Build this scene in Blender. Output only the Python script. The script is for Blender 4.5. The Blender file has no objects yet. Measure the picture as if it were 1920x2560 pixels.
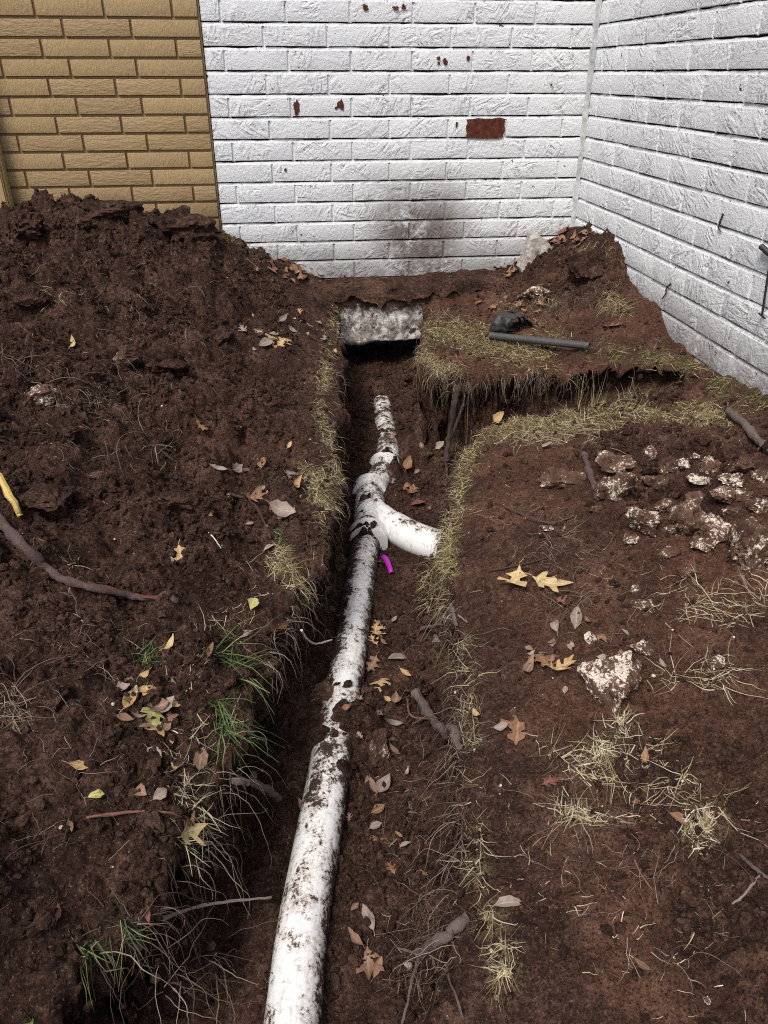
import bpy, bmesh, math, random
import numpy as np
from math import sin, cos, tan, pi, radians, sqrt, atan2
from mathutils import Vector, Matrix

random.seed(7); RNG = np.random.default_rng(7)
scene = bpy.context.scene
COL = scene.collection

# ------------------------------------------------------------------ camera, sky, sun, exposure
F = 1885.0; PITCH = radians(30.2); YAW = radians(7.0); ZC = 1.35
cam_d = bpy.data.cameras.new('camera'); cam = bpy.data.objects.new('camera', cam_d); COL.objects.link(cam)
cam_d.sensor_fit = 'VERTICAL'; cam_d.sensor_height = 24.0; cam_d.lens = F / 2560 * 24.0
cam_d.clip_start = 0.02; cam_d.clip_end = 300
cam.location = (0, 0, ZC); cam.rotation_euler = (pi / 2 - PITCH, 0, -YAW)
scene.camera = cam

SUN_EL, SUN_AZ = radians(56), radians(220)      # azimuth clockwise from +Y: behind the camera
w = bpy.data.worlds.new('World'); scene.world = w; w.use_nodes = True
nt = w.node_tree; nt.nodes.clear()
sky = nt.nodes.new('ShaderNodeTexSky'); sky.sky_type = 'NISHITA'; sky.sun_disc = False
sky.sun_elevation = SUN_EL; sky.sun_rotation = SUN_AZ; sky.air_density = 1.0; sky.dust_density = 4.0; sky.ozone_density = 1.5
bg = nt.nodes.new('ShaderNodeBackground'); bg.inputs['Strength'].default_value = 0.07
wo = nt.nodes.new('ShaderNodeOutputWorld')
nt.links.new(sky.outputs[0], bg.inputs[0]); nt.links.new(bg.outputs[0], wo.inputs[0])
sd = bpy.data.lights.new('sun', 'SUN'); sd.energy = 1.5; sd.angle = radians(20); sd.color = (1, .97, .93)
sun = bpy.data.objects.new('sun', sd); COL.objects.link(sun)
sun.rotation_euler = (pi / 2 - SUN_EL, 0, pi - SUN_AZ)
vs = scene.view_settings
vs.view_transform = 'Standard'; vs.look = 'None'; vs.gamma = 1.0; vs.use_curve_mapping = False
vs.exposure = 1.02

scene.render.engine = 'CYCLES'; scene.cycles.use_denoising = False; scene.cycles.filter_width = 1.1
# ------------------------------------------------------------------ pixels -> directions (1659 wide picture units)
S = 1920 / 1659.0
FW = np.array([sin(YAW) * cos(PITCH), cos(YAW) * cos(PITCH), -sin(PITCH)])
RT = np.array([cos(YAW), -sin(YAW), 0.0]); UP = np.cross(RT, FW); CAM = np.array([0, 0, ZC])
def rays(u, v):
    u = np.atleast_1d(np.asarray(u, float)) * S; v = np.atleast_1d(np.asarray(v, float)) * S
    return FW[None] + RT[None] * ((u - 960) / F)[:, None] - UP[None] * ((v - 1280) / F)[:, None]
def on_z(u, v, z): d = rays(u, v)[0]; return CAM + d * ((z - ZC) / d[2])
def on_y(u, v, y): d = rays(u, v)[0]; return CAM + d * (y / d[1])
def on_x(u, v, x): d = rays(u, v)[0]; return CAM + d * (x / d[0])
def px2m(p, n): return n * S / F * float((np.asarray(p) - CAM) @ FW)

# ------------------------------------------------------------------ object helpers
def link(name, me, mat=None, parent=None):
    o = bpy.data.objects.new(name, me); COL.objects.link(o)
    if mat is not None and hasattr(me, 'materials') and len(me.materials) == 0: me.materials.append(mat)
    if parent is not None: o.parent = parent
    return o
def tag(o, label=None, cat=None, group=None, kind=None):
    if label: o['label'] = label
    if cat: o['category'] = cat
    if group: o['group'] = group
    if kind: o['kind'] = kind
    return o
def empty(name, loc, label, cat, group=None):
    o = bpy.data.objects.new(name, None); COL.objects.link(o); o.location = loc; o.empty_display_size = .05
    return tag(o, label, cat, group)
def mesh(name, V, Fc, smooth=True):
    me = bpy.data.meshes.new(name); me.from_pydata([tuple(map(float, p)) for p in V], [], [tuple(map(int, f)) for f in Fc])
    if smooth: me.polygons.foreach_set('use_smooth', [True] * len(me.polygons))
    me.update(); return me
def np_mesh(name, V, Q, smooth=True):
    """V (n,3), Q (m,k) faces all with k corners"""
    me = bpy.data.meshes.new(name); n, m, k = len(V), len(Q), Q.shape[1]
    me.vertices.add(n); me.vertices.foreach_set('co', np.ascontiguousarray(V, dtype=np.float32).ravel())
    me.loops.add(m * k); me.loops.foreach_set('vertex_index', np.ascontiguousarray(Q, dtype=np.int32).ravel())
    me.polygons.add(m); me.polygons.foreach_set('loop_start', np.arange(0, m * k, k, dtype=np.int32))
    me.polygons.foreach_set('use_smooth', np.full(m, smooth, dtype=bool))
    me.update(calc_edges=True); return me
def fattr(me, name, vals):
    a = me.attributes.new(name, 'FLOAT', 'POINT'); a.data.foreach_set('value', np.asarray(vals, np.float32))
def cattr(me, name, vals):
    a = me.attributes.new(name, 'FLOAT_COLOR', 'POINT')
    c = np.ones((len(vals), 4), np.float32); c[:, :3] = vals; a.data.foreach_set('color', c.ravel())

# ------------------------------------------------------------------ noise
_P = np.random.default_rng(3).permutation(4096)
def _h(ix, iy, s): return _P[(_P[(ix + s * 131) & 4095] + iy) & 4095]
def perlin(x, y, s=0):
    ix = np.floor(x).astype(np.int64); iy = np.floor(y).astype(np.int64); fx = x - ix; fy = y - iy
    def g(a, b, dx, dy):
        t = _h(a, b, s) * (2 * pi / 4096); return np.cos(t) * dx + np.sin(t) * dy
    u = fx * fx * fx * (fx * (fx * 6 - 15) + 10); v = fy * fy * fy * (fy * (fy * 6 - 15) + 10)
    a = g(ix, iy, fx, fy); b = g(ix + 1, iy, fx - 1, fy); c = g(ix, iy + 1, fx, fy - 1); d = g(ix + 1, iy + 1, fx - 1, fy - 1)
    return 1.5 * ((a * (1 - u) + b * u) * (1 - v) + (c * (1 - u) + d * u) * v)
def fbm(x, y, f, o=4, s=0, gain=.5):
    r = 0; a = 1
    for i in range(o): r = r + a * perlin(x * f, y * f, s + i * 7); f *= 2.07; a *= gain
    return r
def clods(x, y, size, s=0, fill=.75):
    """half-buried lumps of about 'size': height in metres"""
    X = x / size; Y = y / size; ix = np.floor(X).astype(np.int64); iy = np.floor(Y).astype(np.int64); out = np.zeros_like(x)
    for dx in (-1, 0, 1):
        for dy in (-1, 0, 1):
            a = ix + dx; b = iy + dy; h1 = _h(a, b, s) / 4096; h2 = _h(a, b, s + 1) / 4096; h3 = _h(a, b, s + 2) / 4096; h4 = _h(a, b, s + 3) / 4096
            r = np.where(h3 < fill, .28 + .38 * h4, 0.0)
            d2 = (X - a - .15 - .7 * h1) ** 2 + (Y - b - .15 - .7 * h2) ** 2
            out = np.maximum(out, np.sqrt(np.maximum(r * r - d2, 0)))
    return out * size

# ------------------------------------------------------------------ node materials
def new_mat(name):
    m = bpy.data.materials.new(name); m.use_nodes = True; t = m.node_tree; t.nodes.clear()
    return m, G(t)
class G:
    def __init__(s, t): s.t = t
    def n(s, ty, ins=None, **kw):
        nd = s.t.nodes.new(ty)
        for k, v in kw.items(): setattr(nd, k, v)
        for k, v in (ins or {}).items():
            sk = nd.inputs[k]
            if isinstance(v, bpy.types.NodeSocket): s.t.links.new(v, sk)
            else: sk.default_value = (tuple(v) + (1,) if isinstance(v, (tuple, list)) and len(v) == 3 and sk.type == 'RGBA' else v)
        return nd
    def noise(s, vec, scale, detail=5, rough=.55, dist=0.0):
        return s.n('ShaderNodeTexNoise', {'Vector': vec, 'Scale': scale, 'Detail': detail, 'Roughness': rough, 'Distortion': dist}).outputs[0]
    def ramp(s, fac, stops):
        r = s.n('ShaderNodeValToRGB', {'Fac': fac}); e = r.color_ramp.elements
        while len(e) < len(stops): e.new(.5)
        for i, (p, c) in enumerate(stops):
            e[i].position = p; e[i].color = tuple(c) + (1,) if not isinstance(c, (int, float)) else (c, c, c, 1)
        return r.outputs[0]
    def math(s, op, a, b=0.0, clamp=False):
        return s.n('ShaderNodeMath', {0: a, 1: b}, operation=op, use_clamp=clamp).outputs[0]
    def mix(s, fac, a, b, bt='MIX'):
        nd = s.n('ShaderNodeMix', None, data_type='RGBA', blend_type=bt)
        for k, v in ((0, fac), (6, a), (7, b)):
            sk = nd.inputs[k]
            if isinstance(v, bpy.types.NodeSocket): s.t.links.new(v, sk)
            else: sk.default_value = v if not isinstance(v, (tuple, list)) else tuple(v) + (1,)
        return nd.outputs[2]
    def smooth(s, v, lo, hi):
        return s.n('ShaderNodeMapRange', {'Value': v, 'From Min': lo, 'From Max': hi}, interpolation_type='SMOOTHSTEP').outputs[0]
    def attr(s, name): return s.n('ShaderNodeAttribute', None, attribute_name=name)
    def bump(s, h, strength, dist, normal=None):
        ins = {'Height': h, 'Strength': strength, 'Distance': dist}
        if normal is not None: ins['Normal'] = normal
        return s.n('ShaderNodeBump', ins).outputs[0]
    def out(s, col, rough=.8, normal=None, spec=.3, extra=None):
        ins = {'Base Color': col, 'Roughness': rough, 'Specular IOR Level': spec}
        if normal is not None: ins['Normal'] = normal
        ins.update(extra or {})
        b = s.n('ShaderNodeBsdfPrincipled', ins); o = s.n('ShaderNodeOutputMaterial', {'Surface': b.outputs[0]}); return b

def soil_material(name, lo, mid, hi, dry=True, scale=1.0):
    m, g = new_mat(name); co = g.n('ShaderNodeNewGeometry').outputs['Position'] if dry else g.n('ShaderNodeTexCoord').outputs['Object']
    a = g.noise(co, 9 * scale, 6, .6); b = g.noise(co, 70 * scale, 6, .7); c = g.noise(co, 260 * scale, 3, .6)
    t = g.math('ADD', g.math('MULTIPLY', a, .45), g.math('MULTIPLY', b, .55))
    col = g.ramp(t, [(.35, lo), (.5, mid), (.64, hi)])
    if dry:
        d = g.attr('dry').outputs['Fac']
        col = g.mix(d, col, g.ramp(t, [(.34, (.052, .0232, .0138)), (.5, (.118, .054, .032)), (.66, (.21, .107, .068))]))
    if dry:
        th = g.attr('thatch').outputs['Fac']
        col = g.mix(g.math('MULTIPLY', th, g.smooth(b, .40, .58)), col, g.ramp(c, [(.35, (.045, .032, .016)), (.6, (.17, .13, .065))]))
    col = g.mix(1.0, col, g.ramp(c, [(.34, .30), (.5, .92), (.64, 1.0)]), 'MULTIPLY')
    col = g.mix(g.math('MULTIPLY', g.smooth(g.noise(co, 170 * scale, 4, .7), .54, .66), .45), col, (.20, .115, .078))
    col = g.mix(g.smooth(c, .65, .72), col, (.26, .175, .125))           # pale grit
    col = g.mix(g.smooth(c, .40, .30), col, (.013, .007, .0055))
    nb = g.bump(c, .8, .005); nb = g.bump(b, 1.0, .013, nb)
    g.out(col, .92, nb, .18); return m
M = {}
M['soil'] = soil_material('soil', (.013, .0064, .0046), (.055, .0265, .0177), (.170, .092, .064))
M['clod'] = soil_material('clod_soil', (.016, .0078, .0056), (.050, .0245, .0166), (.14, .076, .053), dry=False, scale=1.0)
def crumb_mat():
    m, g = new_mat('crumb_soil'); r = g.n('ShaderNodeObjectInfo').outputs['Random']; co = g.n('ShaderNodeNewGeometry').outputs['Position']
    col = g.ramp(g.math('ADD', g.math('MULTIPLY', r, .7), g.math('MULTIPLY', g.noise(co, 60, 4, .6), .3)), [(.1, (.030, .0155, .011)), (.5, (.050, .0255, .018)), (.85, (.10, .058, .042)), (.98, (.20, .135, .10))])
    c = g.noise(co, 260, 3, .6); col = g.mix(1.0, col, g.ramp(c, [(.34, .35), (.5, .95), (.64, 1.0)]), 'MULTIPLY'); col = g.mix(g.math('MULTIPLY', g.smooth(g.noise(co, 150, 4, .7), .54, .66), .5), col, (.19, .11, .075))
    g.out(col, .95, g.bump(g.noise(co, 120, 5, .75), 1.0, .010), .15); return m
M['crumb'] = crumb_mat()

def brick_relief(g, co, rnd, fine=False):
    """combed relief of the brick face: tool waves that differ from brick to brick"""
    rot = g.n('ShaderNodeCombineXYZ', {'Z': g.math('MULTIPLY', g.math('SUBTRACT', rnd, .5), 2.6), 'Y': 0.0}).outputs[0]
    off = g.n('ShaderNodeCombineXYZ', {'X': g.math('MULTIPLY', rnd, 37.0), 'Y': g.math('MULTIPLY', rnd, 11.0), 'Z': 0.0}).outputs[0]
    mp = g.n('ShaderNodeMapping', {'Vector': co, 'Location': off, 'Rotation': rot})
    v = mp.outputs[0]
    s1 = g.noise(g.n('ShaderNodeMapping', {'Vector': v, 'Scale': (16, 58, 16)}).outputs[0], 1.0, 3, .5, .6)
    v2 = g.n('ShaderNodeMapping', {'Vector': v, 'Rotation': (0, 0, 1.35)}).outputs[0]
    s2 = g.noise(g.n('ShaderNodeMapping', {'Vector': v2, 'Scale': (19, 64, 19)}).outputs[0], 1.0, 3, .5, .6)
    msk = g.smooth(g.noise(v, 12, 2), .44, .58)
    ww = g.smooth(g.mix(msk, s1, s2), .34, .64)
    bare = g.smooth(g.noise(v, 6.0, 2), .40, .60)                      # some stretches are smooth
    nz = g.noise(v, 75, 4, .65); nf = g.noise(v, 210, 3, .6)
    return g.math('ADD', g.math('MULTIPLY', g.math('MULTIPLY', ww, bare), .55), g.math('ADD', g.math('MULTIPLY', nz, .70), g.math('MULTIPLY', nf, .25))), ww, bare
def white_brick_mat(name, joint=False):
    m, g = new_mat(name); tc = g.n('ShaderNodeTexCoord'); pos = g.n('ShaderNodeNewGeometry').outputs['Position']
    rnd = g.n('ShaderNodeObjectInfo').outputs['Random']
    v = g.n('ShaderNodeMapping', {'Vector': tc.outputs['Object'], 'Rotation': (pi / 2, 0, 0)}).outputs[0] if not joint else pos
    rel, ww, bare = brick_relief(g, v, rnd if not joint else .3)
    base = (g.mix(g.noise(pos, 14, 4), (.70, .715, .72), (.80, .81, .81)) if joint else None) or g.mix(g.noise(pos, 14, 4), (.65, .67, .68), (.76, .775, .78))
    base = g.mix(g.math('MULTIPLY', rnd, .18) if not joint else .1, base, (.60, .61, .63))
    crk = g.noise(pos, 95, 5, .75)
    low = g.math('MULTIPLY', g.smooth(ww, .42, .08), bare)
    specks = g.math('MULTIPLY', g.smooth(crk, .50, .60), low)
    base = g.mix(g.math('MULTIPLY', specks, .8), base, (.10, .085, .075))
    dots = g.smooth(g.noise(pos, 38, 3, .55), .715, .735)
    base = g.mix(dots, base, (.05, .035, .028))
    # grime that climbed the wall from the soil and down the middle of the back wall
    sx = g.n('ShaderNodeSeparateXYZ', {'Vector': pos})
    n1 = g.noise(pos, 5, 5, .65); n2 = g.noise(pos, 28, 5, .7)
    dx = g.math('ABSOLUTE', g.math('SUBTRACT', sx.outputs[0], .60))
    colm = g.math('MULTIPLY', g.smooth(dx, .36, .06), g.smooth(sx.outputs[2], 1.08, .74))
    colm = g.math('MULTIPLY', colm, g.smooth(sx.outputs[1], 3.40, 3.50))
    lowm = g.smooth(sx.outputs[2], .80, .52)
    grime = g.math('MULTIPLY', g.math('MAXIMUM', colm, g.math('MULTIPLY', lowm, .75)), g.smooth(g.math('ADD', g.math('MULTIPLY', n1, .55), g.math('MULTIPLY', n2, .45)), .30, .54))
    base = g.mix(g.math('MULTIPLY', grime, .92), base, (.13, .10, .085))
    green = g.math('MULTIPLY', g.math('MULTIPLY', g.smooth(sx.outputs[2], .64, .58), g.smooth(n1, .5, .66)), g.smooth(sx.outputs[1], 3.40, 3.50))
    base = g.mix(g.math('MULTIPLY', green, .35), base, (.28, .40, .33))
    nb = g.bump(rel, .9, .0065)
    g.out(base, .78, nb, .2); return m
M['white_brick'] = white_brick_mat('white_painted_brick')
M['white_mortar'] = white_brick_mat('white_painted_mortar', True)
def joint_mat():
    m, g = new_mat('bare_joint'); pos = g.n('ShaderNodeNewGeometry').outputs['Position']; n = g.noise(pos, 40, 5, .7)
    g.out(g.ramp(n, [(.3, (.020, .016, .012)), (.55, (.055, .044, .034)), (.72, (.16, .135, .11))]), .95, g.bump(n, .6, .004), .1); return m
M['joint'] = joint_mat()
def tan_mat(name, c1, c2, c3):
    m, g = new_mat(name); tc = g.n('ShaderNodeTexCoord').outputs['Object']; pos = g.n('ShaderNodeNewGeometry').outputs['Position']
    rnd = g.n('ShaderNodeObjectInfo').outputs['Random']
    n = g.noise(pos, 6, 5, .6); f = g.noise(g.n('ShaderNodeMapping', {'Vector': pos, 'Scale': (1, 1, .35)}).outputs[0], 130, 5, .7); f2 = g.noise(g.n('ShaderNodeMapping', {'Vector': pos, 'Scale': (.3, 1, 1)}).outputs[0], 90, 4, .7)
    sel = g.smooth(rnd, .45, .55); tex = g.mix(sel, f, f2)
    col = g.mix(n, c1, c2); col = g.mix(g.math('MULTIPLY', rnd, .65), col, c3); col = g.mix(g.math('MULTIPLY', g.smooth(g.noise(pos, 22, 5, .7), .52, .68), .35), col, c3)
    col = g.mix(g.math('MULTIPLY', g.smooth(tex, .62, .72), .35), col, (.50, .38, .21))
    z = g.n('ShaderNodeSeparateXYZ', {'Vector': pos}).outputs[2]
    col = g.mix(g.math('MULTIPLY', g.smooth(z, .98, .72), g.smooth(n, .35, .65)), col, (.17, .11, .065))
    g.out(col, .55, g.bump(tex, .9, .005), .35); return m
M['tan_brick'] = tan_mat('tan_painted_brick', (.375, .262, .125), (.45, .32, .16), (.28, .19, .095))
M['tan_mortar'] = tan_mat('tan_painted_mortar', (.27, .175, .080), (.33, .22, .105), (.22, .145, .07))
def tan_trim_mat():
    m, g = new_mat('tan_trim_paint'); pos = g.n('ShaderNodeNewGeometry').outputs['Position']
    n = g.noise(pos, 7, 5, .6); f = g.noise(pos, 120, 4, .6)
    g.out(g.mix(n, (.36, .25, .11), (.43, .31, .14)), .5, g.bump(f, .3, .003), .35); return m
M['trim'] = tan_trim_mat()
def caulk_mat():
    m, g = new_mat('grimy_caulk'); pos = g.n('ShaderNodeNewGeometry').outputs['Position']; n = g.noise(pos, 30, 5, .7)
    g.out(g.ramp(n, [(.3, (.28, .275, .265)), (.6, (.52, .52, .515)), (.75, (.68, .69, .69))]), .85, g.bump(n, .6, .004), .2); return m
M['caulk'] = caulk_mat()
def exposed_mat():
    m, g = new_mat('bare_red_brick'); pos = g.n('ShaderNodeNewGeometry').outputs['Position']; n = g.noise(pos, 45, 5, .7)
    g.out(g.ramp(n, [(.3, (.035, .014, .010)), (.5, (.092, .028, .018)), (.7, (.16, .055, .035))]), .9, g.bump(n, .7, .004), .15); return m
M['bare'] = exposed_mat()
def far_brick(name, c, bw, bh):
    m, g = new_mat(name); pos = g.n('ShaderNodeNewGeometry').outputs['Position']
    sx = g.n('ShaderNodeSeparateXYZ', {'Vector': pos})
    v = g.n('ShaderNodeCombineXYZ', {'X': g.math('ADD', sx.outputs[0], sx.outputs[1]), 'Y': sx.outputs[2]}).outputs[0]
    b = g.n('ShaderNodeTexBrick', {'Vector': v, 'Scale': 1.0, 'Mortar Size': .006, 'Brick Width': bw, 'Row Height': bh, 'Color1': c, 'Color2': tuple(q * .93 for q in c), 'Mortar': tuple(q * .6 for q in c)})
    g.out(b.outputs[0], .6, g.bump(b.outputs[1], -.6, .008, g.bump(g.noise(pos, 50, 4), .5, .004)), .3); return m
M['white_far'] = far_brick('white_brickwork_far', (.78, .78, .79), .2525, .0829)
M['tan_far'] = far_brick('tan_brickwork_far', (.36, .255, .11), .2545, .0663)
def concrete_mat(name, white, obj=False):
    m, g = new_mat(name); pos = g.n('ShaderNodeNewGeometry').outputs['Position']
    n = g.noise(pos, 11, 6, .65); f = g.noise(pos, 60, 5, .7); f2 = g.noise(pos, 230, 3, .6)
    c = g.ramp(f, [(.32, (.085, .065, .052)), (.5, (.27, .235, .205)), (.66, (.46, .43, .40))])
    if white:
        streak = g.noise(g.n('ShaderNodeMapping', {'Vector': pos, 'Scale': (1, 1, .5)}).outputs[0], 38, 6, .75)
        c = g.mix(g.math('MULTIPLY', g.smooth(streak, .46, .53), g.smooth(n, .42, .50)), c, (.62, .60, .57))
        c = g.mix(g.smooth(g.noise(pos, 20, 6, .75), .56, .62), c, (.05, .028, .02))
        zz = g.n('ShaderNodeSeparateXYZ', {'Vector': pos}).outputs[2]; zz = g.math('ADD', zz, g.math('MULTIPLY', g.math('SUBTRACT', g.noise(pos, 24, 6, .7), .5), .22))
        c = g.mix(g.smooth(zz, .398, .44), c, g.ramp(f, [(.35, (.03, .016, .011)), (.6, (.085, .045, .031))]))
    else:
        c = g.mix(g.smooth(n, .35, .7), c, (.47, .435, .39)); c = g.mix(g.math('MULTIPLY', g.smooth(g.noise(pos, 13, 5, .7), .54, .70), .8), c, (.10, .06, .043))
    g.out(c, .9, g.bump(f2, .4, .003, g.bump(f, .8, .008)), .2); return m
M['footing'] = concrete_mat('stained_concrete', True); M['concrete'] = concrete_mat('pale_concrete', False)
def rock_mat(name, white_amt, warm):
    m, g = new_mat(name); co = g.n('ShaderNodeTexCoord').outputs['Object']; pos = g.n('ShaderNodeNewGeometry').outputs['Position']
    n = g.noise(pos, 24, 5, .7); sp = g.noise(pos, 150, 4, .8); sp2 = g.noise(pos, 300, 3, .7)
    br = g.ramp(n, [(.3, (.04, .021, .014)), (.5, (.105, .058, .039)), (.7, (.22, .135, .09))])
    wh = g.ramp(sp2, [(.3, (.50, .39, .28)), (.46, (.66, .56, .44)), (.6, (.76, .68, .58))] if warm else [(.3, (.40, .36, .32)), (.6, (.64, .61, .58)), (.75, (.76, .75, .73))])
    msk = g.smooth(g.math('ADD', g.math('MULTIPLY', sp, .5), g.math('MULTIPLY', n, .5)), .60 - .19 * white_amt, .625 - .19 * white_amt)
    g.out(g.mix(msk, br, wh), .92, g.bump(sp2, .35, .003, g.bump(sp, .6, .006)), .2); return m
M['rock_pale'] = rock_mat('pale_caliche', .40, True); M['rock_speck'] = rock_mat('speckled_caliche', .34, True); M['rock_brown'] = rock_mat('brown_crusted_rock', .20, True)
M['rock_white'] = rock_mat('white_pebble', .54, True)
def pvc_mat():
    m, g = new_mat('soiled_white_pvc'); pos = g.n('ShaderNodeNewGeometry').outputs['Position']
    d = g.attr('dirt').outputs['Fac']; al = g.attr('along').outputs['Fac']; an = g.attr('around').outputs['Fac']
    v = g.n('ShaderNodeCombineXYZ', {'X': g.math('MULTIPLY', al, 1.1), 'Y': g.math('MULTIPLY', an, 2.2), 'Z': 0.0}).outputs[0]
    streak = g.noise(v, 5.5, 7, .7); n = g.noise(pos, 26, 6, .72); f = g.noise(pos, 120, 4, .8); big = g.noise(pos, 8, 3, .6)
    base = g.mix(g.math('MULTIPLY', g.smooth(streak, .50, .66), .6), (.80, .80, .79), (.58, .51, .42))
    base = g.mix(g.math('MULTIPLY', g.math('MULTIPLY', g.smooth(streak, .60, .70), g.smooth(big, .45, .6)), .7), base, (.36, .27, .20))
    base = g.mix(g.math('MULTIPLY', g.smooth(g.noise(pos, 55, 5, .75), .52, .66), .5), base, (.42, .36, .30))
    t = g.math('ADD', g.math('ADD', g.math('MULTIPLY', n, .45), g.math('MULTIPLY', f, .33)), g.math('MULTIPLY', big, .22))
    tt = g.math('ADD', t, g.math('MULTIPLY', d, .5))
    base = g.mix(g.math('MULTIPLY', g.smooth(tt, .52, .62), .75), base, (.30, .215, .155))
    msk = g.smooth(tt, .598, .640)
    col = g.mix(msk, base, g.ramp(f, [(.3, (.022, .012, .009)), (.6, (.058, .03, .022)), (.8, (.11, .062, .044))]))
    rough = g.math('ADD', .34, g.math('MULTIPLY', msk, .55))
    g.out(col, rough, g.bump(g.math('MULTIPLY', msk, g.math('ADD', f, .4)), .9, .006), .4); return m
M['pvc'] = pvc_mat()
def simple(name, c1, c2, rough=.8, sc=30, bump=.5, bd=.003, spec=.25, obj=True):
    m, g = new_mat(name); co = g.n('ShaderNodeNewGeometry').outputs['Position']
    n = g.noise(co, sc, 5, .65); f = g.noise(co, sc * 5, 4, .7)
    g.out(g.mix(n, c1, c2), rough, g.bump(f, bump, bd), spec); return m
M['bark'] = simple('root_bark', (.06, .042, .036), (.19, .145, .13), .85, 40, .8, .004)
M['bark_red'] = simple('peeled_red_bark', (.055, .028, .024), (.16, .115, .105), .85, 45, 1.0, .006)
M['wood_in'] = simple('torn_red_wood', (.09, .03, .02), (.20, .08, .05), .8, 60, .7, .003)
M['wood_yellow'] = simple('split_yellow_wood', (.42, .27, .07), (.66, .50, .19), .65, 50, .6, .003)
M['root_dark'] = simple('dark_root', (.030, .018, .014), (.085, .055, .045), .9, 50, .7, .003)
M['twig'] = simple('grey_twig', (.13, .10, .085), (.27, .22, .185), .8, 60, .5, .002)
M['twig_red'] = simple('reddish_twig', (.10, .04, .027), (.20, .10, .07), .7, 60, .5, .002)
M['blade_pale'] = simple('dead_pale_blade', (.55, .50, .42), (.70, .66, .58), .6, 40, .3, .002)
M['black_plastic'] = simple('dusty_black_plastic', (.012, .013, .015), (.045, .042, .042), .5, 60, .3, .002, .45)
M['grey_pipe'] = simple('dusty_grey_pipe', (.030, .031, .033), (.085, .080, .076), .6, 35, .35, .002, .4)
M['magenta'] = simple('magenta_tape', (.30, .012, .27), (.55, .02, .50), .45, 30, .1, .001, .4)
M['black_metal'] = simple('black_metal', (.008, .008, .009), (.02, .02, .022), .45, 60, .2, .001, .45)
def leaf_mat(name, c1, c2, vein):
    m, g = new_mat(name); pos = g.n('ShaderNodeNewGeometry').outputs['Position']; rnd = g.n('ShaderNodeObjectInfo').outputs['Random']
    vv = g.attr('vein').outputs['Fac']; n = g.noise(pos, 45, 5, .65)
    col = g.mix(g.smooth(n, .3, .7), c1, c2); col = g.mix(g.math('MULTIPLY', rnd, .35), col, tuple(q * .6 for q in c1))
    col = g.mix(g.math('MULTIPLY', g.smooth(vv, .80, .97), .6), col, vein)
    col = g.mix(g.math('MULTIPLY', g.smooth(g.noise(pos, 90, 3, .6), .60, .68), .6), col, (.075, .04, .028))
    b = g.out(col, .6, g.bump(n, .4, .003), .3)
    return m
M['leaf_tan'] = leaf_mat('leaf_tan', (.40, .24, .105), (.52, .36, .185), (.60, .46, .27))
M['leaf_yellow'] = leaf_mat('leaf_yellow', (.40, .28, .12), (.54, .42, .22), (.60, .50, .30))
M['leaf_green'] = leaf_mat('leaf_green', (.36, .33, .09), (.50, .46, .18), (.58, .54, .28))
M['leaf_orange'] = leaf_mat('leaf_orange', (.165, .083, .042), (.27, .15, .08), (.34, .21, .12))
M['leaf_red'] = leaf_mat('leaf_red', (.115, .042, .026), (.20, .085, .055), (.27, .13, .085))
M['leaf_grey'] = leaf_mat('leaf_grey', (.17, .125, .10), (.32, .25, .205), (.38, .31, .26))
M['leaf_brown'] = leaf_mat('leaf_brown', (.14, .075, .045), (.25, .155, .105), (.33, .22, .15))
def blade_mat():
    m, g = new_mat('grass_blade'); c = g.attr('Col').outputs['Color']
    g.out(c, .55, None, .3); return m
M['blade'] = blade_mat()

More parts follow.
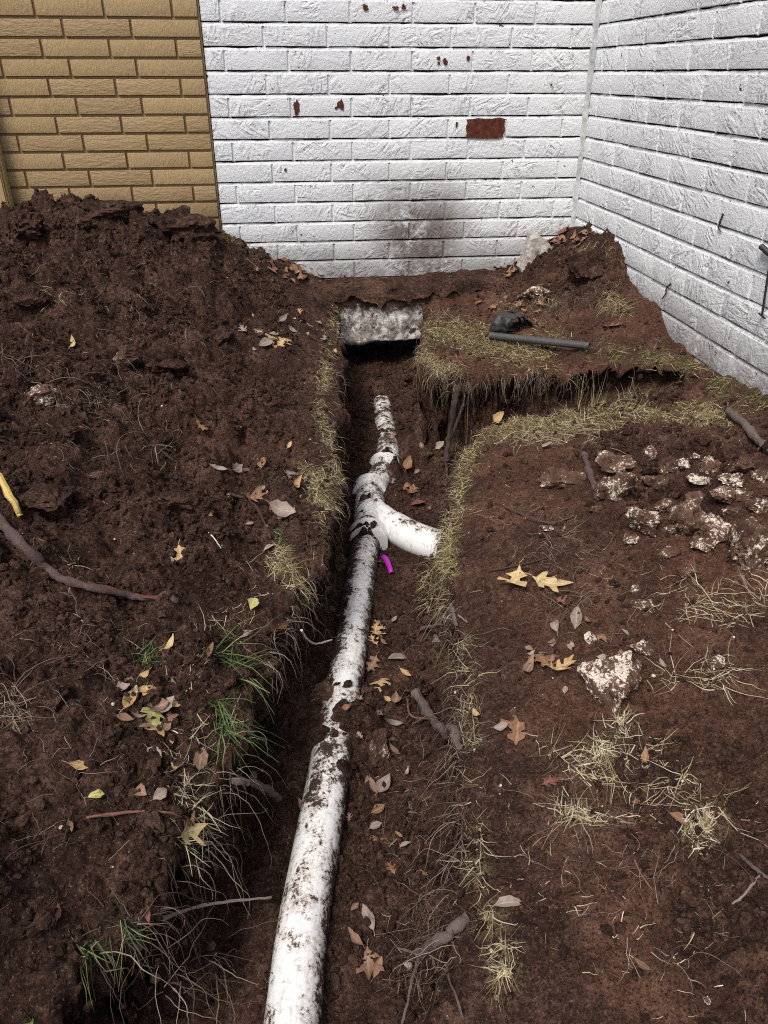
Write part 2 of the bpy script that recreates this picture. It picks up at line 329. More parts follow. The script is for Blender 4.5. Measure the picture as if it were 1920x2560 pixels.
# ------------------------------------------------------------------ ground with the trench
XR, YB = 1.3242, 3.56                                            # right wall plane, back wall plane
CP = np.array([
 (.135,.42,.31),(.16,.64,.32),(.21,.75,.325),(.265,.99,.335),(.31,1.25,.345),(.35,1.6,.365),(.44,1.88,.40),(.54,2.03,.43),(.66,2.06,.43),
 (.95,2.02,.445),(1.2,1.95,.475),(1.32,1.86,.553),(1.32,2.0,.543),(1.32,2.2,.534),(1.32,2.51,.562),(1.32,2.61,.615),(1.32,2.9,.651),(1.32,3.0,.735),
 (1.22,3.08,.71),(1.32,3.49,.72),(1.30,3.56,.70),(1.05,3.52,.57),(1.12,3.2,.61),(1.05,2.95,.55),(.9,3.56,.515),(.7,3.56,.505),(.62,3.4,.46),(.5,2.95,.465),(.44,2.45,.465),
 (.97,2.42,.47),(1.0,2.7,.49),(.8,3.0,.485),(1.25,2.3,.515),
 (.5,1.0,.40),(.6,1.5,.455),(.9,1.6,.52),(.75,1.2,.46),(.9,1.15,.48),(.45,.6,.36),(.6,.4,.36),(.39,.84,.37),(1.2,1.6,.545),(1.2,.8,.48),(.45,1.3,.40),
 (-.42,.45,.37),(-.33,.56,.36),(-.245,.68,.36),(-.2,.78,.36),(-.135,.95,.365),(-.1,1.12,.375),(-.03,1.33,.385),(.03,1.48,.39),(.11,1.80,.40),(.10,2.05,.42),(.155,2.42,.43),(.18,2.95,.43),(.2,3.35,.47),
 (-.45,.55,.42),(-.5,.8,.46),(-.45,1.2,.455),(-.3,1.0,.42),(-.25,1.3,.42),(-.1,1.6,.42),(-.05,2.0,.445),(-.2,2.3,.52),(-.4,1.7,.51),(-.7,1.5,.57),
 (-.45,2.6,.66),(-.75,2.3,.69),(-.9,2.8,.83),(-.65,3.2,.895),(-1.05,3.35,.86),(-.39,3.42,.79),(-.28,3.56,.74),(.16,3.56,.55),(.0,3.3,.58),(-.1,2.8,.55),(.05,3.0,.48),
 (-1.3,2.5,.84),(-1.2,1.5,.64),(-1.0,.8,.5),(-.9,.2,.45),(-1.5,3.4,.83),(-.65,3.5,.86),(-.55,.1,.42),(.6,-.2,.36),(1.2,0,.45),(-1.3,-.3,.42)], float)
def tps_fit(P, lam=1e-4):
    n = len(P); d2 = ((P[:, None, :2] - P[None, :, :2]) ** 2).sum(-1); K = .5 * d2 * np.log(d2 + 1e-12) + lam * np.eye(n)
    A = np.zeros((n + 3, n + 3)); A[:n, :n] = K; A[:n, n] = 1; A[:n, n + 1:] = P[:, :2]; A[n:, :n] = A[:n, n:].T
    return np.linalg.solve(A, np.r_[P[:, 2], 0, 0, 0])
TW = tps_fit(CP)
def top_z(x, y):
    xc = np.clip(x, -1.6, 1.36); yc = np.clip(y, -.4, 3.6); out = TW[-3] + TW[-2] * xc + TW[-1] * yc
    for k in range(len(CP)):
        d2 = (xc - CP[k, 0]) ** 2 + (yc - CP[k, 1]) ** 2; out = out + TW[k] * .5 * d2 * np.log(d2 + 1e-12)
    return out
LEDGE = [(-.75,-.9),(-.55,.2),(-.44,.45),(-.34,.56),(-.245,.68),(-.2,.78),(-.135,.95),(-.1,1.12),(-.03,1.33),(.03,1.48),(.11,1.80),(.10,2.05),(.155,2.42),(.18,2.95),(.20,3.35),(.19,3.56),(.19,4.3)]
REDGE = [(.66,4.3),(.64,3.56),(.61,3.38),(.52,2.95),(.44,2.55),(.47,2.47),(.58,2.44),(.97,2.42),(1.22,2.33),(1.28,2.25),(1.2,2.08),(.95,2.10),(.68,2.12),(.54,2.04),(.44,1.88),(.35,1.6),(.31,1.25),(.265,.99),(.21,.75),(.16,.64),(.135,.42),(.12,.1),(.1,-.9)]
POLY = np.array(LEDGE + REDGE)
def sdist(x, y):
    """signed distance to the trench outline, positive inside"""
    best = np.full(x.shape, 1e9); ins = np.zeros(x.shape, bool); n = len(POLY)
    for i in range(n):
        a = POLY[i]; b = POLY[(i + 1) % n]; e = b - a
        t = np.clip(((x - a[0]) * e[0] + (y - a[1]) * e[1]) / (e @ e), 0, 1)
        best = np.minimum(best, (x - a[0] - t * e[0]) ** 2 + (y - a[1] - t * e[1]) ** 2)
        c = (a[1] > y) != (b[1] > y)
        ins ^= c & (x < e[0] * (y - a[1]) / (e[1] if abs(e[1]) > 1e-9 else 1e-9) + a[0])
    return np.where(ins, 1, -1) * np.sqrt(best)
def sstep(a, b, v): t = np.clip((v - a) / (b - a), 0, 1); return t * t * (3 - 2 * t)

PIPE_Z = lambda y: .070 + .012 * y
# soil heaped over the pipe: (picture u, v, radius m, height of its top)
HEAPS = [(766, 1527, .055, .150), (716, 1580, .028, .138), (700, 1520, .05, .11), (745, 1640, .02, .135), (800, 1130, .035, .165), (800, 1100, .02, .15), (850, 990, .02, .165), (800, 1070, .02, .155), (845, 1055, .05, .12), (760, 1190, .03, .13), (745, 1400, .035, .118), (735, 1480, .03, .125), (800, 1010, .05, .11), (832, 968, .016, .172), (796, 925, .032, .150), (872, 935, .032, .152), (786, 875, .034, .155), (866, 880, .034, .158), (815, 815, .055, .205), (780, 830, .05, .17), (872, 990, .03, .14), (800, 1002, .03, .14), (738, 770, .06, .30), (920, 770, .06, .29)]
PITS = [(345, 905, .035, .07), (205, 850, .05, .05), (310, 690, .05, .04), (60, 880, .05, .05), (330, 820, .03, .05), (1420, 1010, .05, .05), (1480, 1045, .04, .05), (1400, 1060, .035, .05), (1545, 1085, .03, .04), (1500, 2010, .03, .03), (1540, 2110, .03, .02), (100, 1130, .05, .03), (250, 1130, .03, .03), (1550, 2010, .04, .03)]
def build_ground():
    xs = np.concatenate([-1.5 - np.cumsum(.02 * 1.32 ** np.arange(22))[::-1], np.arange(-1.5, 1.40, .0042)])
    ys = np.concatenate([.3 - np.cumsum(.015 * 1.32 ** np.arange(23))[::-1], np.arange(.3, 1.3, .0032), np.arange(1.3, 3.62, .0046), 3.62 + np.cumsum(.012 * 1.2 ** np.arange(10))])
    X, Y = np.meshgrid(xs, ys)
    wx = X + .012 * fbm(X, Y, 18, 3, 50); wy = Y + .012 * fbm(X, Y, 18, 3, 60)
    top = top_z(X, Y)
    sdv = sdist(X, Y); ragged = sdv + .022 * fbm(X, Y, 9, 4, 11) + .006 * fbm(X, Y, 45, 2, 15)
    # roughness: loose spoil on the left, trodden soil on the right
    left = sstep(.15, -.25, X) ; pile = left * sstep(.9, 1.7, Y)
    corner = sstep(.85, 1.1, X) * sstep(2.75, 2.95, Y)
    rpile = np.exp(-(((X - .98) / .26) ** 2 + ((Y - 1.62) / .26) ** 2) ** 1.5)
    nearr = sstep(.38, .6, X) * sstep(.95, .7, Y)
    rough = np.clip(.30 + .45 * left + .35 * pile + .55 * corner + .5 * rpile + .55 * nearr, 0, 1.25)
    det = rough * (.036 * fbm(X, Y, 5, 4, 1) + .016 * np.abs(fbm(X, Y, 13, 3, 7)) + .80 * clods(wx, wy, .085, 21, .55) * sstep(.35, .9, rough) + .42 * clods(wx * .96, wy * 1.03, .15, 17, .5) * pile + .50 * clods(wx * 1.05, wy, .042, 25, .7) + .50 * clods(wx, wy * 1.04, .021, 29, .8)) + rough * .0045 * fbm(X, Y, 60, 3, 33) + .016 * fbm(X, Y, 4, 3, 70) + .007 * fbm(X, Y, 13, 3, 72) + .0022 * fbm(X, Y, 90, 2, 90)
    top = top + det - .012 * rough - .030 * pile
    for u, v, r, dpt in PITS:
        p = on_z(u, v, .5)
        for _ in range(5): p = on_z(u, v, float(top_z(np.array([p[0]]), np.array([p[1]]))[0]))
        top = top - dpt * np.exp(-((X - p[0]) ** 2 + (Y - p[1]) ** 2) / (r * r))
    floor = .048 + .016 * Y + np.clip(X - .46, 0, 2) * .40 * sstep(1.8, 1.95, Y) * sstep(2.75, 2.55, Y)
    floor = floor + (.02 + .05 * sstep(.05, .3, X)) * np.exp(-np.clip(ragged, 0, 9) / .04) + .035 * sstep(2.3, 2.8, Y) + .014 * fbm(X, Y, 7, 4, 40) + .30 * clods(wx, wy, .05, 41, .45) + .38 * clods(wx, wy, .022, 45, .6) + .003 * fbm(X, Y, 80, 3, 48)
    floor = floor - .055 * sstep(-.05, -.11, X - np.interp(Y, [.3, .6, 1.05, 1.4, 1.7, 2.0], [-.09, -.065, .01, .08, .13, .18])) * sstep(1.9, 1.5, Y)
    for u, v, r, zt in HEAPS:
        p = on_z(u, v, zt); k = np.exp(-(((X - p[0]) ** 2 + (Y - p[1]) ** 2) / (r * r)) ** 1.3); k = np.clip(k * (1 + .35 * fbm(X, Y, 30, 3, 77)), 0, 1)
        floor = np.maximum(floor, floor * (1 - k) + zt * k + .004 * fbm(X, Y, 70, 3, 78) * k)
    wall_w = .034 + .012 * fbm(X, Y, 6, 2, 80)
    m = sstep(-.006, 1, np.clip(ragged, -.006, None) / np.clip(wall_w, .015, 1))
    lip = -.020 * np.exp(-np.abs(ragged + .01) / .03) * (ragged < .02)
    H = top * (1 - m) + floor * m + lip * (1 - m)
    # crumbly ledges on the cut face
    face = 4 * m * (1 - m); H = H + face * .05 * fbm(X * 1.0, Y, 22, 4, 91)
    dry = np.clip(sstep(.22, .45, X) * (1 - m) * (1 - .8 * corner) * (1 - .75 * rpile) * (1 - .5 * nearr) * (.62 + .5 * fbm(X, Y, 4, 3, 95)) + .35 * left * sstep(1.5, 1.9, Y) * sstep(2.4, 2.0, Y) * sstep(-.5, -.2, X), 0, 1)
    nx, ny = len(xs), len(ys)
    gy_, gx_ = np.gradient(sdv, ys, xs); U = (.022 + .05 * np.clip(gx_, 0, 1) + .030 * np.clip(-gx_, 0, 1) + .045 * np.clip(-gy_, 0, 1)) * (1 + .6 * fbm(X, Y, 5, 2, 140)); sh = U * sstep(.10, .55, m) * np.exp(-np.clip(ragged - wall_w, 0, 9) / .05) * sstep(3.5, 3.3, Y)
    X = X - gx_ * sh; Y = Y - gy_ * sh
    al = (X + Y) * .7; fx = face * .030 * fbm(H * 1.0 + .3 * al, al, 16, 4, 120); fy = face * .030 * fbm(H * 1.0 - .3 * al, (X - Y) * .7, 16, 4, 130)
    V = np.stack([(X + fx).ravel(), (Y + fy).ravel(), H.ravel()], 1)
    i = (np.arange(ny - 1)[:, None] * nx + np.arange(nx - 1)[None]).ravel(); Q = np.stack([i, i + 1, i + nx + 1, i + nx], 1)
    me = np_mesh('ground', V, Q); fattr(me, 'dry', dry.ravel())
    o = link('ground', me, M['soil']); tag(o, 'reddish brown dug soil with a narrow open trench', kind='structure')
    return xs, ys, H, rough, m
GX, GY, GH, GR, GM = build_ground()
def samp(A, x, y):
    x = np.asarray(x, float); y = np.asarray(y, float)
    i = np.clip(np.searchsorted(GX, x) - 1, 0, len(GX) - 2); j = np.clip(np.searchsorted(GY, y) - 1, 0, len(GY) - 2)
    a = np.clip((x - GX[i]) / (GX[i + 1] - GX[i]), 0, 1); b = np.clip((y - GY[j]) / (GY[j + 1] - GY[j]), 0, 1)
    return (A[j, i] * (1 - a) + A[j, i + 1] * a) * (1 - b) + (A[j + 1, i] * (1 - a) + A[j + 1, i + 1] * a) * b
def Hz(x, y): return samp(GH, x, y)
def hits(u, v):
    """where the sight lines of the pixels meet the soil"""
    D_ = rays(u, v); out = np.zeros((len(D_), 3)); T = np.arange(.3, 7.0, .008)
    for c0 in range(0, len(D_), 400):
        d = D_[c0:c0 + 400]; px = d[:, 0:1] * T; py = d[:, 1:2] * T; pz = ZC + d[:, 2:3] * T
        bl = pz < Hz(px, py); bl[:, -1] = True; i = np.maximum(bl.argmax(1), 1); lo = T[i - 1]; hi = T[i]
        for _ in range(8):
            mid = (lo + hi) / 2; p = CAM + d * mid[:, None]; b = p[:, 2] < Hz(p[:, 0], p[:, 1]); hi = np.where(b, mid, hi); lo = np.where(b, lo, mid)
        out[c0:c0 + 400] = CAM + d * hi[:, None]
    return out
def hit(u, v): return hits([u], [v])[0]
def normal_at(p, e=.02):
    x, y = p[0], p[1]; gx = float(Hz(x + e, y) - Hz(x - e, y)) / (2 * e); gy = float(Hz(x, y + e) - Hz(x, y - e)) / (2 * e)
    n = np.array([-gx, -gy, 1.0]); return n / np.linalg.norm(n)

# ------------------------------------------------------------------ brick walls
_bcache = {}
def brick_mesh(L, h, d, bev, mat):
    """bevelled brick, origin at its centre on the face; the face looks along -Y"""
    k = (round(L, 4), h, d, mat.name)
    if k in _bcache: return _bcache[k]
    bm = bmesh.new(); bmesh.ops.create_cube(bm, size=1.0)
    for v in bm.verts: v.co = Vector((v.co.x * L, (v.co.y + .5) * d, v.co.z * h))
    ed = [e for e in bm.edges if all(v.co.y < 1e-6 for v in e.verts)]
    bmesh.ops.bevel(bm, geom=ed, offset=bev, segments=2, affect='EDGES', profile=.6)
    me = bpy.data.meshes.new('brick'); bm.to_mesh(me); bm.free()
    me.polygons.foreach_set('use_smooth', [True] * len(me.polygons)); me.materials.append(mat)
    me.set_sharp_from_angle(angle=radians(50)); _bcache[k] = me; return me
def brick_wall(root, x0, x1, z0, z1, anchor_z, course, phase, pitch, jh, jv, mat, bev, wob, rng):
    """bricks in the wall's own frame: x along the wall, face at y=0 looking to -y. phase: joint position for even and odd courses"""
    k0 = math.ceil((z0 - anchor_z) / course - 1e-6); k1 = math.floor((z1 - anchor_z) / course + 1e-6); joints = []
    for k in range(k0, k1):
        za = anchor_z + k * course; joints.append(za)
        ph = phase[k % 2]; js = [ph + n * pitch for n in range(int((x0 - ph) / pitch) - 1, int((x1 - ph) / pitch) + 2)]
        js = [x0 - jv / 2] + [j for j in js if x0 + .02 < j < x1 - .02] + [x1 + jv / 2]
        for a, b in zip(js[:-1], js[1:]):
            L = b - a - jv
            if L < .02: continue
            me = brick_mesh(L, course - jh, .06, bev, mat)
            o = link('brick', me, None, root)
            o.location = ((a + b) / 2 - root.location.x * 0, rng.uniform(-wob, wob), za + course / 2)
            o.rotation_euler = (rng.uniform(-.012, .012) * (wob > 0), rng.uniform(-.004, .004), rng.uniform(-.006, .006))
    return joints
def box_me(name, x0, x1, y0, y1, z0, z1):
    V = [(x, y, z) for z in (z0, z1) for y in (y0, y1) for x in (x0, x1)]
    return mesh(name, V, [(0, 2, 3, 1), (4, 5, 7, 6), (0, 1, 5, 4), (2, 6, 7, 3), (0, 4, 6, 2), (1, 3, 7, 5)], False)
def bed_joint(root, x0, x1, z, jh, mat, rng, recess=.010):
    """weathered bed joint: mortar slopes out towards the brick below, with a ragged surface, open shadow gap above"""
    n = max(8, int((x1 - x0) / .018)); V = []; Fc = []
    for i in range(n + 1):
        x = x0 + (x1 - x0) * i / n; r = rng.uniform(-.0012, .0012); r2 = rng.uniform(-.0012, .0012); gp = jh * (.14 + .34 * float(perlin(np.array([x * 9.0 + z * 31]), np.array([z * 17.0]), 5)[0]) + rng.uniform(-.06, .06))
        V += [(x, .0025 + r, z - jh / 2 - .001), (x, recess * .6 + r2, z + gp), (x, recess + .012, z + gp + jh * .05)]
    for i in range(n):
        a = i * 3; Fc += [(a, a + 3, a + 4, a + 1), (a + 1, a + 4, a + 5, a + 2)]
    return link('bed_joint', mesh('bed_joint', V, Fc, False), mat, root)
def head_joints(root, joints, phase, pitch, x0, x1, course, anchor_z, jv, jh, mat, rng, rec):
    V = []; Fc = []
    for za in joints:
        k = round((za - anchor_z) / course); ph = phase[k % 2]
        for n in range(int((x0 - ph) / pitch) - 1, int((x1 - ph) / pitch) + 2):
            j = ph + n * pitch
            if not (x0 + .02 < j < x1 - .02): continue
            b = len(V); y = rec + rng.uniform(-.001, .0015)
            for zz in (za + jh * .3, za + course - jh * .45):
                V += [(j - jv / 2 - .003, y, zz), (j + jv / 2 + .003, y + rng.uniform(-.001, .001), zz)]
            Fc.append((b, b + 1, b + 3, b + 2))
    if V: link('head_joints', mesh('head_joints', V, Fc, False), mat, root)['kind'] = 'stuff'
rngw = random.Random(11)
WJH, WJV, WC, WP = .0145, .009, .0829, .2525
WA = 1.3536
# back wall
bw = empty('brick_wall', (0, YB, .40), 'white painted brick wall at the back behind the trench', 'wall', None)
bw_l = bw.location.copy()
class Off:                                                        # children are placed in the wall's frame (base at z = .40)
    pass
def local_wall(root, zbase, fn):
    root['kind'] = 'thing'
    before = set(root.children); fn(); 
    for c in root.children:
        if c not in before: c.location.z -= zbase
def make_back():
    ph = (-.204, -.0445)                                          # k=1 is the course 1.4365..1.519
    js = brick_wall(bw, -.2804, XR - .012, .35, 1.94, WA, WC, ph, WP, WJH, WJV, M['white_brick'], .0035, .0016, rngw)
    for z in js: bed_joint(bw, -.2804, XR - .012, z, WJH, M['white_mortar'], rngw)
    head_joints(bw, js, ph, WP, -.2804, XR, WC, WA, WJV, WJH, M['white_mortar'], rngw, .0060)
    link('backing', box_me('backing', -.279, XR + .10, .022, .20, .30, 1.94), M['joint'], bw)
    link('upper_brickwork', box_me('upper_brickwork', -.279, XR + .10, .0, .20, 1.942, 3.0), M['white_far'], bw)
    # soft painted fillet in the corner
    V = []; Fc = []; n = 60
    for i in range(n + 1):
        z = .35 + (1.94 - .35) * i / n; r = .013 + rngw.uniform(-.004, .004)
        V += [(XR - r - .006, .0005, z), (XR - r * .35, -r * .35, z), (XR - .0005, -r - .004, z)]
    for i in range(n): a = i * 3; Fc += [(a, a + 1, a + 4, a + 3), (a + 1, a + 2, a + 5, a + 4)]
    link('corner_fillet', mesh('corner_fillet', V, Fc), M['caulk'], bw)
local_wall(bw, .40, make_back)
# paint chips: irregular bare spots, a flake thinner than the paint around them
def chip(root, pts, mat, yy):
    cx = sum(p[0] for p in pts) / len(pts); cz = sum(p[1] for p in pts) / len(pts)
    V = [(cx, yy, cz)] + [(x, yy, z) for x, z in pts]; n = len(pts)
    o = link('bare_patch', mesh('bare_patch', V, [(0, 1 + i, 1 + (i + 1) % n) for i in range(n)], False), mat, root); return o
def chip_px(u0, v0, u1, v1, square=False, seed=0):
    r = random.Random(seed + int(u0 * 7 + v0)); a = on_y(u0, v1, YB); b = on_y(u1, v0, YB); x0, z0, x1, z1 = a[0], a[2], b[0], b[2]; pts = []
    n = 26 if square else 13
    for i in range(n):
        t = 2 * pi * i / n; c, s_ = cos(t), sin(t); q = 1 / max(abs(c), abs(s_)) if square else 1.0
        k = q * (r.uniform(.90, 1.02) if square else r.uniform(.55, 1.05))
        pts.append(((x0 + x1) / 2 + (x1 - x0) / 2 * c * k, (z0 + z1) / 2 + (z1 - z0) / 2 * s_ * k - .40))
    chip(bw, pts[::1], M['bare'], -.0032)
chip_px(1004, 254, 1092, 300, True)
for c in [(633, 211, 649, 252), (728, 213, 745, 242), (942, 120, 953, 131), (955, 124, 968, 142), (943, 132, 952, 141), (1007, 117, 1016, 134), (782, 6, 797, 27), (846, 12, 862, 24), (866, 8, 878, 22), (982, 262, 990, 276), (1187, 179, 1194, 187), (722, 229, 731, 236), (613, 362, 620, 372), (1070, 583, 1080, 590), (776, 618, 784, 626), (776, 650, 783, 657)]:
    if c[1] < 600: chip_px(*c)

# right wall: its frame is turned so that x runs from the corner towards the camera
rw = empty('brick_wall', (XR, YB, .40), 'long white painted brick wall receding along the right side', 'wall', None)
rw.rotation_euler = (0, 0, -pi / 2)
def make_right():
    ph = (.10, .10 + WP * .5)
    js = brick_wall(rw, .012, 2.46, .35, 1.94, WA, WC, ph, WP, WJH, WJV, M['white_brick'], .0035, .0016, rngw)
    for z in js: bed_joint(rw, .003, 2.46, z, WJH, M['white_mortar'], rngw)
    head_joints(rw, js, ph, WP, .012, 2.46, WC, WA, WJV, WJH, M['white_mortar'], rngw, .0045)
    link('backing', box_me('backing', .02, 2.46, .022, .10, .20, 1.94), M['joint'], rw)
    link('upper_brickwork', box_me('upper_brickwork', .002, 2.46, 0, .10, 1.942, 3.0), M['white_far'], rw)
    link('near_brickwork', box_me('near_brickwork', 2.462, 5.5, 0, .10, .20, 3.0), M['white_far'], rw)
local_wall(rw, .40, make_right)

# tan wall, its end standing a little proud of the white wall
tw = empty('brick_wall', (0, YB - .012, .60), 'tan painted brick wall behind the soil heap', 'wall', None)
TC, TA = .0663, 1.3349
def make_tan():
    ph = (-.294 - .2545 * 3, -.386)
    js = brick_wall(tw, -1.75, -.2915, .56, 1.93, TA, TC, (-.294 + .2545, -.386), .2545, .0105, .0095, M['tan_brick'], .003, .0012, rngw)
    link('mortar', box_me('mortar', -1.75, -.2835, .010, .15, .5, 1.93), M['tan_mortar'], tw)
    link('upper_brickwork', box_me('upper_brickwork', -1.75, -.2845, 0, .15, 1.932, 3.0), M['tan_far'], tw)
    link('side_brickwork', box_me('side_brickwork', -6, -1.752, 0, .15, .3, 3.0), M['tan_far'], tw)
local_wall(tw, .60, make_tan)
tb = empty('trim_board', (-1.24, YB - .05, .70), 'flat tan vertical trim board at the far left edge', 'trim')
def make_trim():
    bm = bmesh.new(); bmesh.ops.create_cube(bm, size=1)
    for v in bm.verts: v.co = Vector((v.co.x * .23, v.co.y * .055, (v.co.z + .5) * 2.3))
    bmesh.ops.bevel(bm, geom=[e for e in bm.edges], offset=.005, segments=2, affect='EDGES')
    me = bpy.data.meshes.new('board'); bm.to_mesh(me); bm.free(); link('board', me, M['trim'], tb)
    o = link('edge_bead', box_me('edge_bead', .1155, .1225, -.012, .03, 0, 2.3), M['trim'], tb)
make_trim()
tb.location.x = -1.123 - .1225 - .002

tb['kind'] = 'thing'
# concrete footing under the back wall, undermined by the trench
def rough_box(name, x0, x1, y0, y1, z0, z1, nx, ny, nz, amp, fr, seed, mat, parent=None):
    bm = bmesh.new(); idx = {}
    def vv(i, j, k):
        key = (i, j, k)
        if key not in idx: idx[key] = bm.verts.new((x0 + (x1 - x0) * i / nx, y0 + (y1 - y0) * j / ny, z0 + (z1 - z0) * k / nz))
        return idx[key]
    for i in range(nx):
        for j in range(ny):
            bm.faces.new((vv(i, j, 0), vv(i, j + 1, 0), vv(i + 1, j + 1, 0), vv(i + 1, j, 0))); bm.faces.new((vv(i, j, nz), vv(i + 1, j, nz), vv(i + 1, j + 1, nz), vv(i, j + 1, nz)))
    for i in range(nx):
        for k in range(nz):
            bm.faces.new((vv(i, 0, k), vv(i + 1, 0, k), vv(i + 1, 0, k + 1), vv(i, 0, k + 1))); bm.faces.new((vv(i, ny, k), vv(i, ny, k + 1), vv(i + 1, ny, k + 1), vv(i + 1, ny, k)))
    for j in range(ny):
        for k in range(nz):
            bm.faces.new((vv(0, j, k), vv(0, j, k + 1), vv(0, j + 1, k + 1), vv(0, j + 1, k))); bm.faces.new((vv(nx, j, k), vv(nx, j + 1, k), vv(nx, j + 1, k + 1), vv(nx, j, k + 1)))
    bm.normal_update(); co = np.array([v.co[:] for v in bm.verts]); no = np.array([v.normal[:] for v in bm.verts])
    d = amp * (fbm(co[:, 0] + co[:, 1] * .7, co[:, 2] - co[:, 1] * .5, fr, 4, seed)) ; co = co + no * d[:, None]
    for v, c in zip(bm.verts, co): v.co = c
    me = bpy.data.meshes.new(name); bm.to_mesh(me); bm.free(); me.polygons.foreach_set('use_smooth', [True] * len(me.polygons))
    return link(name, me, mat, parent)
ft = empty('concrete_footing', (.42, 3.5, .26), 'rough white splashed concrete footing over the dark hole in the trench', 'footing')
def local(root, o): o.location = -root.location; return o
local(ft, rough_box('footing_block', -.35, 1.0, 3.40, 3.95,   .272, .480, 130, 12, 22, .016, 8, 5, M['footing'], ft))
def soil_ledge():
    n, k = 150, 26; V = []; Fc = []; xs = np.linspace(.0, 1.0, n); ts = np.linspace(0, 1, k)
    Xg, Tg = np.meshgrid(xs, ts); Yg = 3.386 + .20 * Tg + .012 * fbm(Xg, Tg, 12, 3, 8)
    Zg = .508 + .022 * sstep(0, 1, Tg) + .010 * fbm(Xg, Yg, 14, 4, 3) + .35 * clods(Xg, Yg, .03, 61, .5) - .045 * sstep(.16, 0, Tg) * (1 + .8 * fbm(Xg, Xg * 0, 9, 3, 6)) + .02 * sstep(.55, .75, Xg)
    V = np.stack([Xg.ravel(), Yg.ravel(), Zg.ravel()], 1); i = (np.arange(k - 1)[:, None] * n + np.arange(n - 1)[None]).ravel()
    me = np_mesh('soil_layer', V, np.stack([i, i + 1, i + n + 1, i + n], 1)); fattr(me, 'dry', np.zeros(len(V)))
    local(ft, link('soil_layer', me, M['soil'], ft))
soil_ledge()

# ------------------------------------------------------------------ tubes
def tube(name, pts, radii, mat, parent=None, seg=10, cap=True, wob=0.0, seed=0, attrs=None, hollow=0.0):
    pts = [np.asarray(p, float) for p in pts]; n = len(pts); V = []; Fc = []; r = random.Random(seed)
    if np.isscalar(radii): radii = [radii] * n
    t = [pts[min(i + 1, n - 1)] - pts[max(i - 1, 0)] for i in range(n)]; t = [q / (np.linalg.norm(q) + 1e-12) for q in t]
    a = np.array([0, 0, 1.0]) if abs(t[0][2]) < .9 else np.array([1.0, 0, 0])
    nrm = a - t[0] * (a @ t[0]); nrm /= np.linalg.norm(nrm); al = []; an = []; L = 0
    for i in range(n):
        nrm = nrm - t[i] * (nrm @ t[i]); nrm /= np.linalg.norm(nrm); bi = np.cross(t[i], nrm)
        if i: L += np.linalg.norm(pts[i] - pts[i - 1])
        for k in range(seg):
            th = 2 * pi * k / seg; rr = radii[i] * (1 + r.uniform(-wob, wob)); V.append(pts[i] + nrm * cos(th) * rr + bi * sin(th) * rr); al.append(L); an.append(abs((k / seg + .5) % 1 - .5) * 2 + (.37 if k < seg / 2 else 0))
    for i in range(n - 1):
        for k in range(seg): Fc.append((i * seg + k, i * seg + (k + 1) % seg, (i + 1) * seg + (k + 1) % seg, (i + 1) * seg + k))
    if cap and not hollow:
        Fc.append(tuple(range(seg - 1, -1, -1))); Fc.append(tuple(range((n - 1) * seg, n * seg)))
    me = mesh(name, V, Fc)
    if cap: me.set_sharp_from_angle(angle=radians(45))
    if attrs: fattr(me, 'along', al); fattr(me, 'around', an); fattr(me, 'dirt', attrs(np.array(V)))
    return link(name, me, mat, parent)
def smooth_path(P, n):
    P = np.asarray(P, float); out = []; m = len(P)
    for i in range(m - 1):
        p0 = P[max(i - 1, 0)]; p1 = P[i]; p2 = P[i + 1]; p3 = P[min(i + 2, m - 1)]
        for k in range(n):
            t = k / n; out.append(.5 * ((2 * p1) + (-p0 + p2) * t + (2 * p0 - 5 * p1 + 4 * p2 - p3) * t * t + (-p0 + 3 * p1 - 3 * p2 + p3) * t ** 3))
    out.append(P[-1]); return out

# ------------------------------------------------------------------ the buried drain
PR = .0445
def ax(u, v, dz=0.0):
    p = on_z(u, v, .085)
    for _ in range(4): p = on_z(u, v, PIPE_Z(p[1]) + dz)
    return p
dp = empty('drain_pipe', (.1, 1.6, .08), 'white soiled plastic drain pipe lying along the trench floor with side branch', 'pipe')
def dirt_main(V):
    """how much soil clings: the left flank and the far end are caked, the right flank is rubbed clean"""
    y = V[:, 1]; cx = np.interp(y, PX[:, 1], PX[:, 0]); s_ = (V[:, 0] - cx) / PR
    up = (V[:, 2] - PIPE_Z(y)) / PR
    d = .085 + .07 * np.abs(s_) ** 3 + .20 * sstep(.0, -.7, s_) * sstep(1.15, 1.35, y) + .09 * sstep(.95, 1.15, y) * sstep(1.35, 1.2, y) + .15 * sstep(1.9, 2.3, y) + .12 * sstep(.55, .95, s_)
    d = d + .10 * sstep(2.3, 2.6, y) + .10 * np.exp(-((y - 1.0) / .12) ** 2) * (np.abs(s_ + .1) < .5)
    return d
PX = np.array([ax(*p) for p in [(622, 2290), (634, 2190), (655, 2000), (682, 1840), (706, 1700), (722, 1600), (748, 1450), (770, 1310), (786, 1195), (795, 1160)]])
PX = np.vstack([PX[0] + (PX[0] - PX[1]) * 5, PX])
def L(o): o.location = -dp.location; return o
L(tube('near_pipe', smooth_path(PX, 10), PR, M['pvc'], dp, 40, True, .004, 1, dirt_main))
W0 = ax(795, 1165); W1 = ax(800, 1062); W2 = ax(830, 1012)
up_dir = (W1 - W0) / np.linalg.norm(W1 - W0)
def dirt_c(a): return lambda V: np.full(len(V), a)
coll = L(tube('hub_collar', [W0 - up_dir * .035, W0 - up_dir * .030, W0 + up_dir * .03, W0 + up_dir * .036], [.053, .062, .062, .053], M['pvc'], dp, 40, True, 0, 2, dirt_c(-.05)))
wy = L(tube('wye_body', smooth_path([W0 + up_dir * .03, W0 + up_dir * .12, W1], 8), .0505, M['pvc'], dp, 40, True, 0, 3, dirt_c(.16)))
